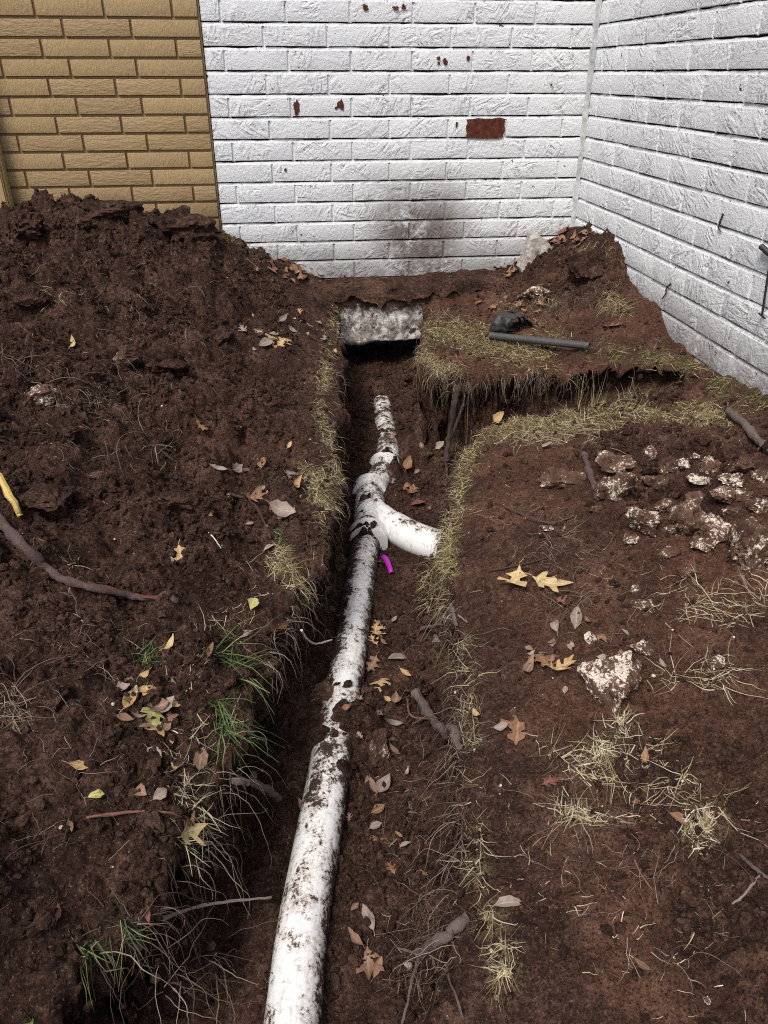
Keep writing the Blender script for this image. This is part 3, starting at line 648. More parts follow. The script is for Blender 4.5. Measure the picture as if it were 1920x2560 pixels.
coll2 = L(tube('hub_collar', [W1 - up_dir * .032, W1 - up_dir * .028, W1 + up_dir * .022, W1 + up_dir * .026], [.053, .061, .061, .053], M['pvc'], dp, 40, True, 0, 4, dirt_c(.04)))
far = [W1 + up_dir * .01, ax(817, 1037), W2, ax(838, 985), ax(834, 935), ax(826, 890), ax(820, 846), ax(818, 832)]
L(tube('far_pipe', smooth_path(far, 10), PR, M['pvc'], dp, 36, True, .004, 5, lambda V: np.full(len(V), .20)))
e_d = (far[3] - W2) / np.linalg.norm(far[3] - W2)
L(tube('hub_collar', [W2 - e_d * .03, W2 - e_d * .026, W2 + e_d * .02, W2 + e_d * .025], [.052, .0595, .0595, .052], M['pvc'], dp, 36, True, 0, 6, dirt_c(.06)))
bpts = [ax(803, 1098), ax(822, 1118), ax(850, 1138, .005), ax(900, 1164, .008), ax(960, 1183, .008), ax(1040, 1194, .008), ax(1160, 1200, .008)]
L(tube('branch_pipe', smooth_path(bpts, 10), [.044] * 10 + [.0475] * 10 + [.0505] * 41, M['pvc'], dp, 40, True, 0, 7, lambda V: np.full(len(V), -.10) + .27 * sstep(.125, .155, V[:, 2])))

# ------------------------------------------------------------------ lumps and stones
def lump(name, u, v, wpx, hpx, mat, label, cat, seed, flat=.75, sink=.30, rough=.22, parent_group=None, deep=1.0):
    p = hit(u, v + hpx * .30); a = px2m(p, wpx) / 2; b = px2m(p, hpx) / 2
    bm = bmesh.new(); bmesh.ops.create_icosphere(bm, subdivisions=4 if wpx > 45 else 3, radius=1.0); co = np.array([q.co[:] for q in bm.verts])
    r = np.random.default_rng(seed)
    # chip flat facets, then roughen
    for _ in range(11):
        n = r.normal(size=3); n /= np.linalg.norm(n); lim = r.uniform(.45, .85); dd = co @ n; over = dd > lim; co[over] -= np.outer((dd[over] - lim) * .95, n)
    k = .5 * (fbm(co[:, 0] * 1.0 + seed, co[:, 1] + co[:, 2] * .8, 1.6, 3, seed) + fbm(co[:, 2] + seed, co[:, 0] - co[:, 1] * .7, 1.6, 3, seed + 5))
    k2 = fbm(co[:, 0] + 3 + co[:, 2] * .6, co[:, 1] - co[:, 2], 6, 3, seed + 9)
    co = co * (1 + rough * k + rough * .42 * k2)[:, None]
    hz = b * flat * 1.25; co = co * np.array([a, max(b, a * .7) * deep, hz])
    an = r.uniform(-.25, .25); R = np.array([[cos(an), -sin(an), 0], [sin(an), cos(an), 0], [0, 0, 1]]); co = co @ R.T
    for q, c in zip(bm.verts, co): q.co = c
    me = bpy.data.meshes.new(name); bm.to_mesh(me); bm.free(); me.polygons.foreach_set('use_smooth', [True] * len(me.polygons)); me.set_sharp_from_angle(angle=radians(32))
    o = link(name, me, mat); base = float(Hz(p[0], p[1])); o.location = (p[0], p[1], base + hz * (1 - 2 * sink) * .9); o.rotation_euler = (0, 0, -YAW)
    return tag(o, label, cat, parent_group)
# slab leaning in the corner
def slab():
    y0 = 3.40; px = [(1154, 514), (1168, 507), (1185, 520), (1200, 536), (1193, 562), (1178, 588), (1160, 602), (1132, 600), (1125, 578), (1140, 545)]
    P = [on_y(u, v, y0) for u, v in px]; z0 = min(p[2] for p in P); cx = sum(p[0] for p in P) / len(P)
    V = []; r = random.Random(4); n = len(P)
    for lay, (dy, sc) in enumerate(((-.004, .90), (0.006, 1.0), (.055, 1.0), (.065, .92))):
        for p in P: V.append((cx + (p[0] - cx) * sc + r.uniform(-.003, .003), y0 + dy + (p[2] - z0) * .28 + r.uniform(-.003, .003), z0 + (p[2] - z0) * (sc if sc < 1 else 1) + (.004 if sc < 1 else 0)))
    Fc = [tuple(range(n))] + [tuple(range(4 * n - 1, 3 * n - 1, -1))]
    for l in range(3):
        for i in range(n): a = l * n + i; b = l * n + (i + 1) % n; Fc.append((a, a + n, b + n, b))
    bm = bmesh.new(); vs_ = [bm.verts.new(v) for v in V]
    for f in Fc: bm.faces.new([vs_[i] for i in f])
    bmesh.ops.recalc_face_normals(bm, faces=bm.faces); bmesh.ops.triangulate(bm, faces=bm.faces); bmesh.ops.subdivide_edges(bm, edges=bm.edges, cuts=3, use_grid_fill=True)
    bm.normal_update()
    for v in bm.verts:
        k = fbm(np.array([v.co.x]), np.array([v.co.z]), 26, 3, 9)[0]; v.co = v.co + v.normal * .004 * k
        v.co.z -= .004
    me = bpy.data.meshes.new('concrete_slab'); bm.to_mesh(me); bm.free(); me.polygons.foreach_set('use_smooth', [True] * len(me.polygons)); me.set_sharp_from_angle(angle=radians(35))
    tag(link('concrete_slab', me, M['concrete']), 'pale broken concrete slab leaning upright in the wall corner', 'slab')
slab()
STONES = [
 ('stone', 1165, 622, 82, 46, 'rock_pale', 'flat pale chunk at the foot of the leaning concrete slab', .55),
 ('stone', 1212, 1022, 98, 66, 'rock_brown', 'flat brown rock at the trench side of the stone pile', .7),
 ('stone', 1336, 993, 112, 56, 'rock_brown', 'wide brown boulder on top of the stone pile', .8),
 ('stone', 1322, 1045, 80, 80, 'rock_speck', 'speckled rock under the wide brown boulder', .85),
 ('stone', 1384, 1112, 76, 72, 'rock_pale', 'rounded whitish pitted rock at the front of the stone pile', .9),
 ('stone', 1478, 1098, 76, 82, 'rock_brown', 'brown rock between the whitish pitted rock and the tan conglomerate', .8),
 ('stone', 1612, 1166, 96, 104, 'rock_speck', 'large tan conglomerate rock at the right edge of the picture', .85),
 ('stone', 1474, 998, 38, 28, 'rock_white', 'small round white stone high in the stone pile', .9),
 ('stone', 1508, 1032, 56, 30, 'rock_white', 'oblong white stone in the middle of the stone pile', .8),
 ('stone', 1580, 1032, 52, 28, 'rock_white', 'white stone near the upper right of the pile', .7),
 ('stone', 1542, 1132, 84, 74, 'rock_speck', 'grey brown speckled rock left of the large tan conglomerate', .7),
 ('stone', 1640, 1084, 58, 32, 'rock_pale', 'flat pale stone above the large tan conglomerate', .7),
 ('stone', 1405, 975, 34, 30, 'rock_pale', 'small pale stone behind the wide brown boulder', .8),
 ('stone', 1420, 1036, 58, 40, 'rock_brown', 'dark earthy rock in the hollow of the stone pile', .8),
 ('stone', 1500, 985, 26, 18, 'rock_white', 'tiny white stone beside the small round white one', .8),
 ('stone', 1560, 1058, 60, 44, 'rock_brown', 'brown rock just below the upper right white stone', .7),
 ('stone', 1450, 1142, 34, 22, 'rock_speck', 'small speckled pebble below the brown middle rock', .8),
 ('stone', 1322, 1437, 140, 128, 'rock_pale', 'big lone white and brown rock chunk among dead leaves', .75),
 ('stone', 1277, 1374, 30, 24, 'rock_white', 'bright white pebble above the big lone rock chunk', .9),
 ('stone', 1385, 1300, 44, 28, 'rock_speck', 'small speckled stone between stone pile and straw', .7),
 ('stone', 1372, 1272, 20, 20, 'rock_white', 'white pebble near the small speckled stone', .9),
 ('stone', 1548, 1424, 54, 26, 'rock_pale', 'elongated pale stone right of the big lone rock', .7),
 ('stone', 1390, 1395, 52, 34, 'rock_pale', 'pale lump touching the big lone rock chunk', .7),
 ('stone', 1182, 1136, 34, 18, 'rock_pale', 'thin pale flake of stone on the trodden soil', .5),
 ('stone', 1222, 1140, 16, 14, 'rock_white', 'tiny white pebble beside the pale flake of stone', .8),
 ('stone', 819, 1600, 56, 68, 'rock_brown', 'round brown stone on the trench floor right of the pipe', .8),
 ('stone', 702, 1492, 58, 54, 'rock_brown', 'angular brown stone on the trench floor left of the pipe', .8),
 ('stone', 265, 765, 56, 40, 'rock_speck', 'pale crusted stone on the slope of the soil heap', .7),
 ('stone', 85, 840, 70, 60, 'rock_speck', 'white veined crusted stone at the left of the soil heap', .7),
 ('stone', 205, 1022, 44, 22, 'rock_pale', 'flat pale stone at the foot of the soil heap', .5),
 ('stone', 562, 715, 30, 24, 'rock_brown', 'small grey brown stone above the trench edge leaf pile', .7),
 ('stone', 1260, 2035 - 180, 18, 16, 'rock_pale', 'small round pebble on the smooth soil', .8),
 ('stone', 1528, 2003 + 155, 18, 18, 'rock_white', 'white pebble at the lower right', .8),
 ('stone', 1375, 2000 + 100, 34, 26, 'clod', 'small earthy lump on the smooth soil', .7)]
for i, (nm, u, v, a, b, mt, lab, fl) in enumerate(STONES): lump(nm, u, v, a * 1.12, b * 1.12, M[mt], lab, 'stone', 100 + i * 13, fl, .33, .34)
CLODS = [
 (240, 446, 130, 56, 'dark soil clod on the highest crest of the heap'), (385, 486, 150, 96, 'big dark soil clod at the right end of the heap crest'),
 (45, 478, 110, 74, 'dark soil clod on the crest below the trim board'), (118, 492, 72, 52, 'soil clod on the crest right of the trim board'), (172, 470, 50, 44, 'small upright soil clod on the heap crest'),
 (355, 775, 96, 84, 'rounded soil clod halfway down the heap'), (320, 832, 70, 54, 'soil clod under the rounded one above the dark hollow'), (535, 835, 60, 46, 'low soil clod near the trench edge'),
 (470, 725, 76, 52, 'soil clod above the low one near the trench edge'), (230, 1040, 70, 44, 'soil clod beside the flat pale stone'), (370, 1075, 120, 44, 'smooth flattened soil lump in front of the heap'),
 (110, 1065, 150, 60, 'long root bound clod at the foot of the heap'), (490, 1460, 62, 58, 'soil lump behind the green grass tuft'), (325, 1630, 70, 60, 'soil lump below the fallen leaf heap'),
 (110, 1500, 130, 70, 'low broad soil clod left of the leaf heap'), (470, 1130, 90, 50, 'flat soil lump above the pale oak leaf'),
 (1440, 1060, 60, 46, 'dark crumbly clod inside the stone pile'), (1400, 1010, 66, 44, 'crumbly soil clod behind the speckled rock'), (1270, 570, 120, 84, 'root matted soil clod piled in the wall corner'),
 (900, 1480, 62, 44, 'reddish clod on the trench floor near the cut root'), (1530, 2000, 90, 60, 'cracked soil clod at the lower right'), (1600, 1740, 80, 50, 'loose soil clod near the right picture edge'),
 (1480, 1960, 70, 44, 'soil clod above the cracked one'), (60, 640, 90, 60, 'soil clod with pale crumbs high on the left slope'), (150, 930, 80, 56, 'soil clod beside the white veined stone')]
for i, (u, v, a, b, lab) in enumerate(CLODS): lump('soil_clod', u, v, a, b, M['clod'], lab, 'clod', 900 + i * 17, .8, .30, .42)

RUB = [(1448, 1008, 40, 30, 'tan crumbly lump behind the small round white stone'), (1530, 1000, 46, 34, 'brown crumbly lump at the upper edge of the stone pile'), (1610, 1000, 50, 34, 'crumbly lump at the upper right of the stone pile'), (1600, 1062, 40, 30, 'small crusted lump right of the white stones'), (1505, 1070, 44, 34, 'crusted lump under the oblong white stone'), (1440, 1090, 40, 34, 'dark crusted lump right of the whitish pitted rock'), (1520, 1170, 54, 40, 'crusted lump below the grey brown speckled rock'), (1440, 1190, 44, 30, 'low crumbly lump in front of the stone pile'), (1580, 1100, 48, 36, 'crusted lump above the grey brown speckled rock'), (1360, 1160, 36, 24, 'small crumbly lump below the whitish pitted rock'), (1490, 1230, 40, 28, 'crumbly lump at the lower end of the stone pile'), (1290, 1095, 36, 24, 'small earthy lump below the speckled rock'), (1645, 1020, 44, 30, 'crumbly lump at the right picture edge of the pile')]
for i, (u, v, a, b, lab) in enumerate(RUB): lump('rubble_lump', u, v, a * 1.15, b * 1.15, M['rock_speck' if i % 3 == 0 else 'rock_brown'], lab, 'lump', 3000 + i * 11, .8, .36, .45)
# ------------------------------------------------------------------ roots, sticks and twigs
def stick(name, pts, rad, mat, label, cat='stick', seg=9, n=8, wob=.10, parent=None, lift=None, group=None):
    P = []
    for q in pts:
        p = hit(q[0], q[1]); lf = q[2] if len(q) > 2 else 0.0; dd = CAM - p; p = p + dd / np.linalg.norm(dd) * lf; P.append(p)
    r0 = px2m(P[0], rad[0]); r1 = px2m(P[-1], rad[1]); P = [p + np.array([0, 0, r0 * .6]) for p in P]
    S_ = smooth_path(P, n); m = len(S_); R = [r0 + (r1 - r0) * i / (m - 1) for i in range(m)]
    rr = random.Random(len(label)); ph_ = rr.uniform(0, 6); R = [x * (1 + .13 * sin(i * .9 + ph_) + rr.uniform(-.10, .10)) for i, x in enumerate(R)]
    S2 = [p + np.array([rr.uniform(-1, 1), rr.uniform(-1, 1), rr.uniform(-.4, .4)]) * r1 * .35 for p in S_]
    for p in S2: p[2] = max(p[2], float(Hz(p[0], p[1])) + r1 * .3)
    o = tube(name, S2, R, mat, parent, seg, True, wob, seed=len(label))
    if parent is None: tag(o, label, cat, group)
    return o
br = empty('fallen_branch', hit(110, 1245), 'bent purplish brown branch lying on the soil at the left', 'branch')
def pl(o, root): o.location = -root.location; return o
pl(stick('bark', [(-25, 1105, .03), (15, 1148, .02), (60, 1192, .012), (108, 1240, .004), (150, 1262, .004), (220, 1280, .006), (300, 1296, .006), (382, 1303, .002)], (12.5, 6), M['bark_red'], 'branchbark', 'b', 12, 8, .06, br), br)
pl(stick('torn_strip', [(190, 1262, .014), (250, 1276, .015), (300, 1288, .015), (345, 1296, .010)], (4, 2.5), M['wood_in'], 'torn strip', 'b', 6, 6, .25, br), br)
stick('split_stick', [(-18, 1000, .015), (20, 1072, .012), (46, 1118, .004)], (9, 6), M['wood_yellow'], 'split yellow stick poking in from the left edge', 'stick', 7, 6, .12)
rt = empty('cut_root', hit(915, 2060), 'thick sawn root jutting from the trench wall at the bottom', 'root')
pl(stick('root_body', [(906, 2064, .045), (945, 2038, .04), (990, 2004, .01), (1012, 1990, -.01)], (12, 12), M['bark'], 'root body', 'r', 12, 6, .06, rt), rt)
pl(stick('rootlet', [(906, 2062, .045), (885, 2056, .05), (858, 2048, .05)], (3.5, 2), M['bark'], 'rootlet a', 'r', 6, 5, .1, rt), rt)
pl(stick('rootlet', [(906, 2070, .04), (890, 2120, .03), (880, 2170, .02), (868, 2215, .01)], (4, 2.5), M['bark'], 'rootlet b', 'r', 6, 5, .1, rt), rt)
pl(stick('rootlet', [(922, 2072, .03), (950, 2100, .03), (980, 2140, .015), (1000, 2200, .01)], (3.5, 2), M['bark'], 'rootlet c', 'r', 6, 5, .1, rt), rt)
stick('root', [(900, 1502, .025), (925, 1545, .018), (955, 1585, .012), (990, 1618, .004)], (11, 9), M['bark'], 'broken root lying on the trench floor against the right bank', 'root')
stick('root', [(990, 838, .01), (982, 880, .02), (970, 945, .02), (964, 1000, .006)], (8, 5), M['root_dark'], 'dark root running down the corner of the side trench', 'root')
stick('root', [(1001, 875, .012), (985, 920, .02), (964, 985, .012), (966, 1035, .006)], (3.5, 2.5), M['root_dark'], 'thinner dark root beside the thick one in the trench corner', 'root')
stick('stick', [(1572, 893, .01), (1605, 920, .02), (1640, 960, .02), (1690, 1010, .02)], (8, 10), M['bark'], 'grey brown stick lying across the turf near the right wall', 'stick')
stick('stick', [(1262, 985, .012), (1274, 1025, .03), (1292, 1078, .006)], (7, 8), M['bark_red'], 'short reddish stick leaning on the stone pile', 'stick')
stick('twig', [(340, 1990, .0), (420, 1962, .03), (500, 1948, .10), (586, 1940, .17)], (4.5, 2.5), M['twig'], 'straight grey twig jutting out over the trench', 'twig', 7)
stick('root', [(505, 1688, .02), (545, 1694, .05), (580, 1708, .07), (603, 1728, .07)], (8, 7), M['bark'], 'stubby root sticking out of the dark left bank', 'root')
stick('twig', [(188, 1768, .01), (290, 1755, .012), (380, 1760, .012), (455, 1794, .008)], (4, 2.5), M['twig_red'], 'thin reddish twig lying over the left bank', 'twig', 7)
stick('twig', [(495, 1067, .006), (550, 1092, .015), (585, 1165, .01)], (2.6, 2), M['root_dark'], 'dark arching twig near the left trench edge', 'twig', 6)
stick('twig', [(700, 1378, .0), (730, 1378, .01), (768, 1380, .006)], (1.6, 1.4), M['root_dark'], 'hair thin dark twig crossing the pipe', 'twig', 5)
stick('twig', [(732, 1467, .004), (758, 1452, .02), (780, 1463, .004)], (1.6, 1.4), M['root_dark'], 'tiny bent twig on the pipe', 'twig', 5)
stick('twig', [(1600, 1850, .005), (1640, 1886, .01), (1690, 1910, .01)], (4, 5), M['bark'], 'brown twig at the right picture edge', 'twig', 7)
stick('twig', [(1572, 1958, .005), (1600, 1940, .01), (1640, 1892, .01)], (2.4, 3.2), M['twig'], 'thin side twig below the brown edge twig', 'twig', 6)
stick('twig', [(990, 1330, .006), (1010, 1345, .006)], (2, 2), M['twig'], 'short twig end on the right bank', 'twig', 5)
stick('twig', [(1370, 1858, .004), (1385, 1890, .004), (1410, 1925, .003)], (3, 1.6), M['twig_red'], 'thin brown twig on the smooth soil', 'twig', 6)
stick('twig', [(1055, 1235, .006), (1150, 1215, .006), (1238, 1186, .006)], (1.8, 1.4), M['root_dark'], 'fine dark rootlet on the trodden soil', 'twig', 5)
stick('twig', [(1090, 1095, .004), (1180, 1130, .012), (1240, 1115, .004)], (2, 1.6), M['bark_red'], 'curved thin twig left of the stone pile', 'twig', 5)
stick('twig', [(860, 2210 - 400, .004), (840, 2210 - 380, .004)], (1.5, 1.2), M['twig'], 'tiny straw bit beside the oak leaf in the trench', 'twig', 5)
stick('twig', [(440, 1140, .004), (460, 1160, .008), (478, 1186, .003)], (2, 1.6), M['blade_pale'], 'short pale stalk above the pale oak leaf', 'twig', 5)
stick('twig', [(912, 1360, .01), (955, 1354, .012), (985, 1352, .004)], (5, 5), M['bark'], 'short stubby root against the right trench bank', 'twig', 8)
stick('twig', [(880, 1512, .01), (884, 1540, .01), (900, 1552, .01), (935, 1553, .01)], (2.6, 2), M['twig_red'], 'curled orange rootlet beside the broken root', 'twig', 6)

# ------------------------------------------------------------------ pipe offcut, plastic, tape, wall fittings
def hollow_tube(name, a, b, r, mat, parent=None, seg=24):
    a = np.asarray(a, float); b = np.asarray(b, float); t = (b - a) / np.linalg.norm(b - a); n = np.array([0, 0, 1.0]) - t * t[2]; n /= np.linalg.norm(n); bi = np.cross(t, n); V = []; Fc = []
    for c, rr in ((a + t * .03, r * .86), (a, r * .86), (a, r), (b, r), (b, r * .86), (b - t * .06, r * .86)):
        for k in range(seg): th = 2 * pi * k / seg; V.append(c + n * cos(th) * rr + bi * sin(th) * rr)
    for i in range(5):
        for k in range(seg): Fc.append((i * seg + k, i * seg + (k + 1) % seg, (i + 1) * seg + (k + 1) % seg, (i + 1) * seg + k))
    me = mesh(name, V, Fc); me.set_sharp_from_angle(angle=radians(40)); return link(name, me, mat, parent)
pa = hit(1058, 733); pb = hit(1272, 756); rr_ = px2m(pa, 7.5); pa[2] += rr_ * 1.1; pb[2] += rr_ * 1.1
tag(hollow_tube('pipe_offcut', pa, pb, rr_, M['grey_pipe']), 'dark grey open ended pipe offcut lying on the dry turf', 'pipe')
def black_cup():
    p = hit(1105, 712); root = empty('plastic_fitting', p, 'crumpled black ribbed plastic fitting on the turf', 'plastic'); R = px2m(p, 38); V = []; Fc = []; ns, nr = 40, 12
    for j in range(nr):
        t = j / (nr - 1)
        for k in range(ns):
            th = pi * 1.15 * k / (ns - 1) - .25; rr = R * (.80 + .28 * t) * (1 + .05 * ((k // 2) % 2)) * (1 + .10 * sin(3 * th + 1)) ; V.append((rr * cos(th) * 1.05, (t - .5) * R * 1.15 - .012 * sin(th), max(-.004, rr * sin(th) * 1.05 * (1 - .25 * t))))
    for j in range(nr - 1):
        for k in range(ns - 1): a = j * ns + k; Fc.append((a, a + 1, a + ns + 1, a + ns))
    Va = np.array(V); Va += .30 * R * np.stack([fbm(Va[:, 1] * 1.0, Va[:, 2], 16, 2, 3), fbm(Va[:, 0], Va[:, 2], 16, 2, 4), .6 * fbm(Va[:, 0], Va[:, 1], 16, 2, 5)], 1); Va[:, 2] = np.maximum(Va[:, 2], -.004); V = list(Va)
    me = mesh('shell', V, Fc); o = link('shell', me, M['black_plastic'], root); md = o.modifiers.new('thick', 'SOLIDIFY'); md.thickness = .004
    tube('rim', smooth_path([(R * 1.0 * cos(t), R * .58, max(.0, R * sin(t) * .85) + .002) for t in np.linspace(-.25, 3.3, 14)], 3), .005, M['black_plastic'], root, 7)
    V2 = [(-.5 * R, -.2 * R, .002), (.3 * R, -.3 * R, .002), (.4 * R, .3 * R, .3 * R), (-.4 * R, .4 * R, .32 * R)]
    o2 = link('flap', mesh('flap', V2, [(0, 1, 2, 3)]), M['black_plastic'], root); m2 = o2.modifiers.new('thick', 'SOLIDIFY'); m2.thickness = .004
    root.rotation_euler = (0, 0, .35)
black_cup()
def tape():
    a = hit(827, 1208) + np.array([0, 0, .012]); b = hit(846, 1243) + np.array([0, 0, .008]); d = b - a; w_ = np.array([1, .15, .1]) * px2m(a, 5.5); V = []; n = 8
    for i in range(n + 1):
        t = i / n; c = a + d * t + np.array([0, 0, .010 * sin(pi * t)]); k = 1 + .12 * sin(6 * t); V += [c - w_ * k, c + np.array([0, 0, .004]), c + w_ * k]
    Fc = []
    for i in range(n): q = i * 3; Fc += [(q, q + 1, q + 4, q + 3), (q + 1, q + 2, q + 5, q + 4)]
    o = link('marking_tape', mesh('marking_tape', V, Fc), M['magenta']); md = o.modifiers.new('thick', 'SOLIDIFY'); md.thickness = .0015
    tag(o, 'short strip of bright magenta marking tape beside the pipe', 'tape')
tape()
def wall_stake():
    a = on_x(1646, 682, XR - .012); b = on_x(1664, 560, XR - .012); root = empty('cable_stake', a, 'thin black rod with a cross foot against the right wall', 'stake')
    o = tube('rod', [a, (a + b) / 2, b], .0032, M['black_metal'], root, 8); o.location = -root.location
    o = tube('cross_foot', [a + np.array([-.002, .014, .003]), a, a + np.array([.0, -.016, -.003])], .0028, M['black_metal'], root, 8); o.location = -root.location
    c = on_x(1644, 532, XR - .014); r2 = empty('cable_clamp', c, 'ribbed black cable fitting on the right wall above the thin rod', 'fitting')
    d = np.array([-.002, -.06, -.012]); pts = []; rad = []
    for i in range(22): t = i / 21; pts.append(c + d * t); rad.append(.0068 + .0015 * (i % 2))
    o = tube('ribbed_body', pts, rad, M['black_plastic'], r2, 14); o.location = -r2.location
    o = tube('cap', [c + d * .95, c + d * 1.4], [.009, .010], M['black_plastic'], r2, 14); o.location = -r2.location
wall_stake()
def wall_marks():
    """dried creeper remains on the right wall"""
    for lab, pts in (('dead creeper stub clinging to the right wall', [(1562, 462), (1556, 478), (1552, 492), (1558, 500)]), ('short dark creeper stem on the right wall near the soil', [(1449, 612), (1440, 622), (1438, 634), (1430, 646)])):
        P = [on_x(u, v, XR - .003) for u, v in pts]; o = tube('creeper_stem', smooth_path(P, 5), [.0028] * 10 + [.002] * 6, M['root_dark'], None, 6, True, .5, 5); tag(o, lab, 'stem')
wall_marks()

# ------------------------------------------------------------------ leaves
OAK = [(0, 0, .010), (.10, .10, .05), (.17, .20, .20), (.20, .30, .26), (.28, .29, .11), (.38, .39, .12), (.47, .56, .36), (.50, .68, .42), (.57, .58, .17), (.68, .70, .13), (.76, .86, .24), (.79, .96, .25), (.86, .86, .10), (1, 1.06, .004)]
OAK2 = [(0, 0, .012), (.12, .10, .07), (.22, .24, .26), (.26, .37, .36), (.35, .35, .16), (.46, .48, .17), (.54, .66, .40), (.58, .82, .46), (.68, .68, .17), (.82, .84, .11), (1, 1.1, .004)]
LANCE = [(0, 0, .01), (.12, .12, .08), (.25, .25, .145), (.4, .4, .185), (.55, .55, .18), (.7, .7, .15), (.85, .85, .09), (1, 1, .005)]
OVAL = [(0, 0, .01), (.1, .1, .13), (.25, .25, .25), (.4, .4, .30), (.55, .56, .30), (.7, .71, .25), (.85, .86, .14), (1, 1, .01)]
SHAPES = {'oak': OAK, 'oak2': OAK2, 'lance': LANCE, 'oval': OVAL}
def leaf_mesh(kind, L_, curl, fold, twist, seed, half=False):
    r = random.Random(seed); V = []; ve = []; st = SHAPES[kind]; n = len(st); Fc = []
    jit = [(r.uniform(.8, 1.2), r.uniform(.8, 1.2)) for _ in st]
    for i, (m_, a, b) in enumerate(st):
        bend = curl * (m_ - .45) ** 2 * 1.6
        for side in (-1, 0, 1):
            if side == 0: x, y = m_, 0.02 * sin(5 * m_ + seed)
            else: x = a + (r.uniform(-.03, .03) if b > .1 else 0); y = side * b * (jit[i][0] if side < 0 else jit[i][1]) * (0.25 if (half and side > 0) else 1)
            z = bend + fold * abs(y) + curl * .9 * y * y + twist * (x - .5) * y + r.uniform(-.012, .012) * (side != 0)
            V.append(((x - .5) * L_, y * L_, z * L_)); ve.append(1.0 if side == 0 else 0.0)
    for i in range(n - 1):
        a = i * 3; Fc += [(a, a + 3, a + 4, a + 1), (a + 1, a + 4, a + 5, a + 2)]
    b0 = len(V)                                               # stalk
    for t in (0, 1): V += [((-.5 - .22 * t) * L_, (-.008 + .05 * t) * L_, (.4 * curl + .01) * L_), ((-.5 - .22 * t) * L_, (.008 + .05 * t) * L_, (.4 * curl + .01) * L_)]; ve += [1, 1]
    Fc.append((b0, b0 + 1, b0 + 3, b0 + 2))
    me = mesh('leaf', V, Fc); fattr(me, 'vein', ve)
    return me
def place_leaf(u, v, lpx, ang, kind, col, label, seed, curl=.5, fold=.15, twist=.2, lift=.004, group=None, half=False, pos=None, name=None):
    p = hit(u, v) if pos is None else pos; L_ = px2m(p, lpx); L_ = min(max(L_, .018), .13)
    q = hit(u + cos(radians(ang)) * 12, v - sin(radians(ang)) * 12)
    n = normal_at(p, .025); n = n * .75 + np.array([0, 0, .25]); n /= np.linalg.norm(n); d = q - p
    if np.linalg.norm(d) > .12 or np.linalg.norm(d) < 1e-4: d = np.array([cos(radians(ang)), sin(radians(ang)), 0])
    d = d - n * (d @ n); d /= np.linalg.norm(d); y = np.cross(n, d)
    r = random.Random(seed); tl = r.uniform(-.25, .25)
    R = Matrix((d, y, n)).transposed().to_4x4() @ Matrix.Rotation(tl, 4, 'X') @ Matrix.Rotation(r.uniform(-.2, .2), 4, 'Y')
    o = link(name or ('oak_leaf' if kind.startswith('oak') else 'leaf'), leaf_mesh(kind, L_, curl, fold, twist, seed, half), M[col])
    o.matrix_world = Matrix.Translation(Vector(p + n * lift)) @ R
    return tag(o, label, 'leaf', group or 'fallen leaves')
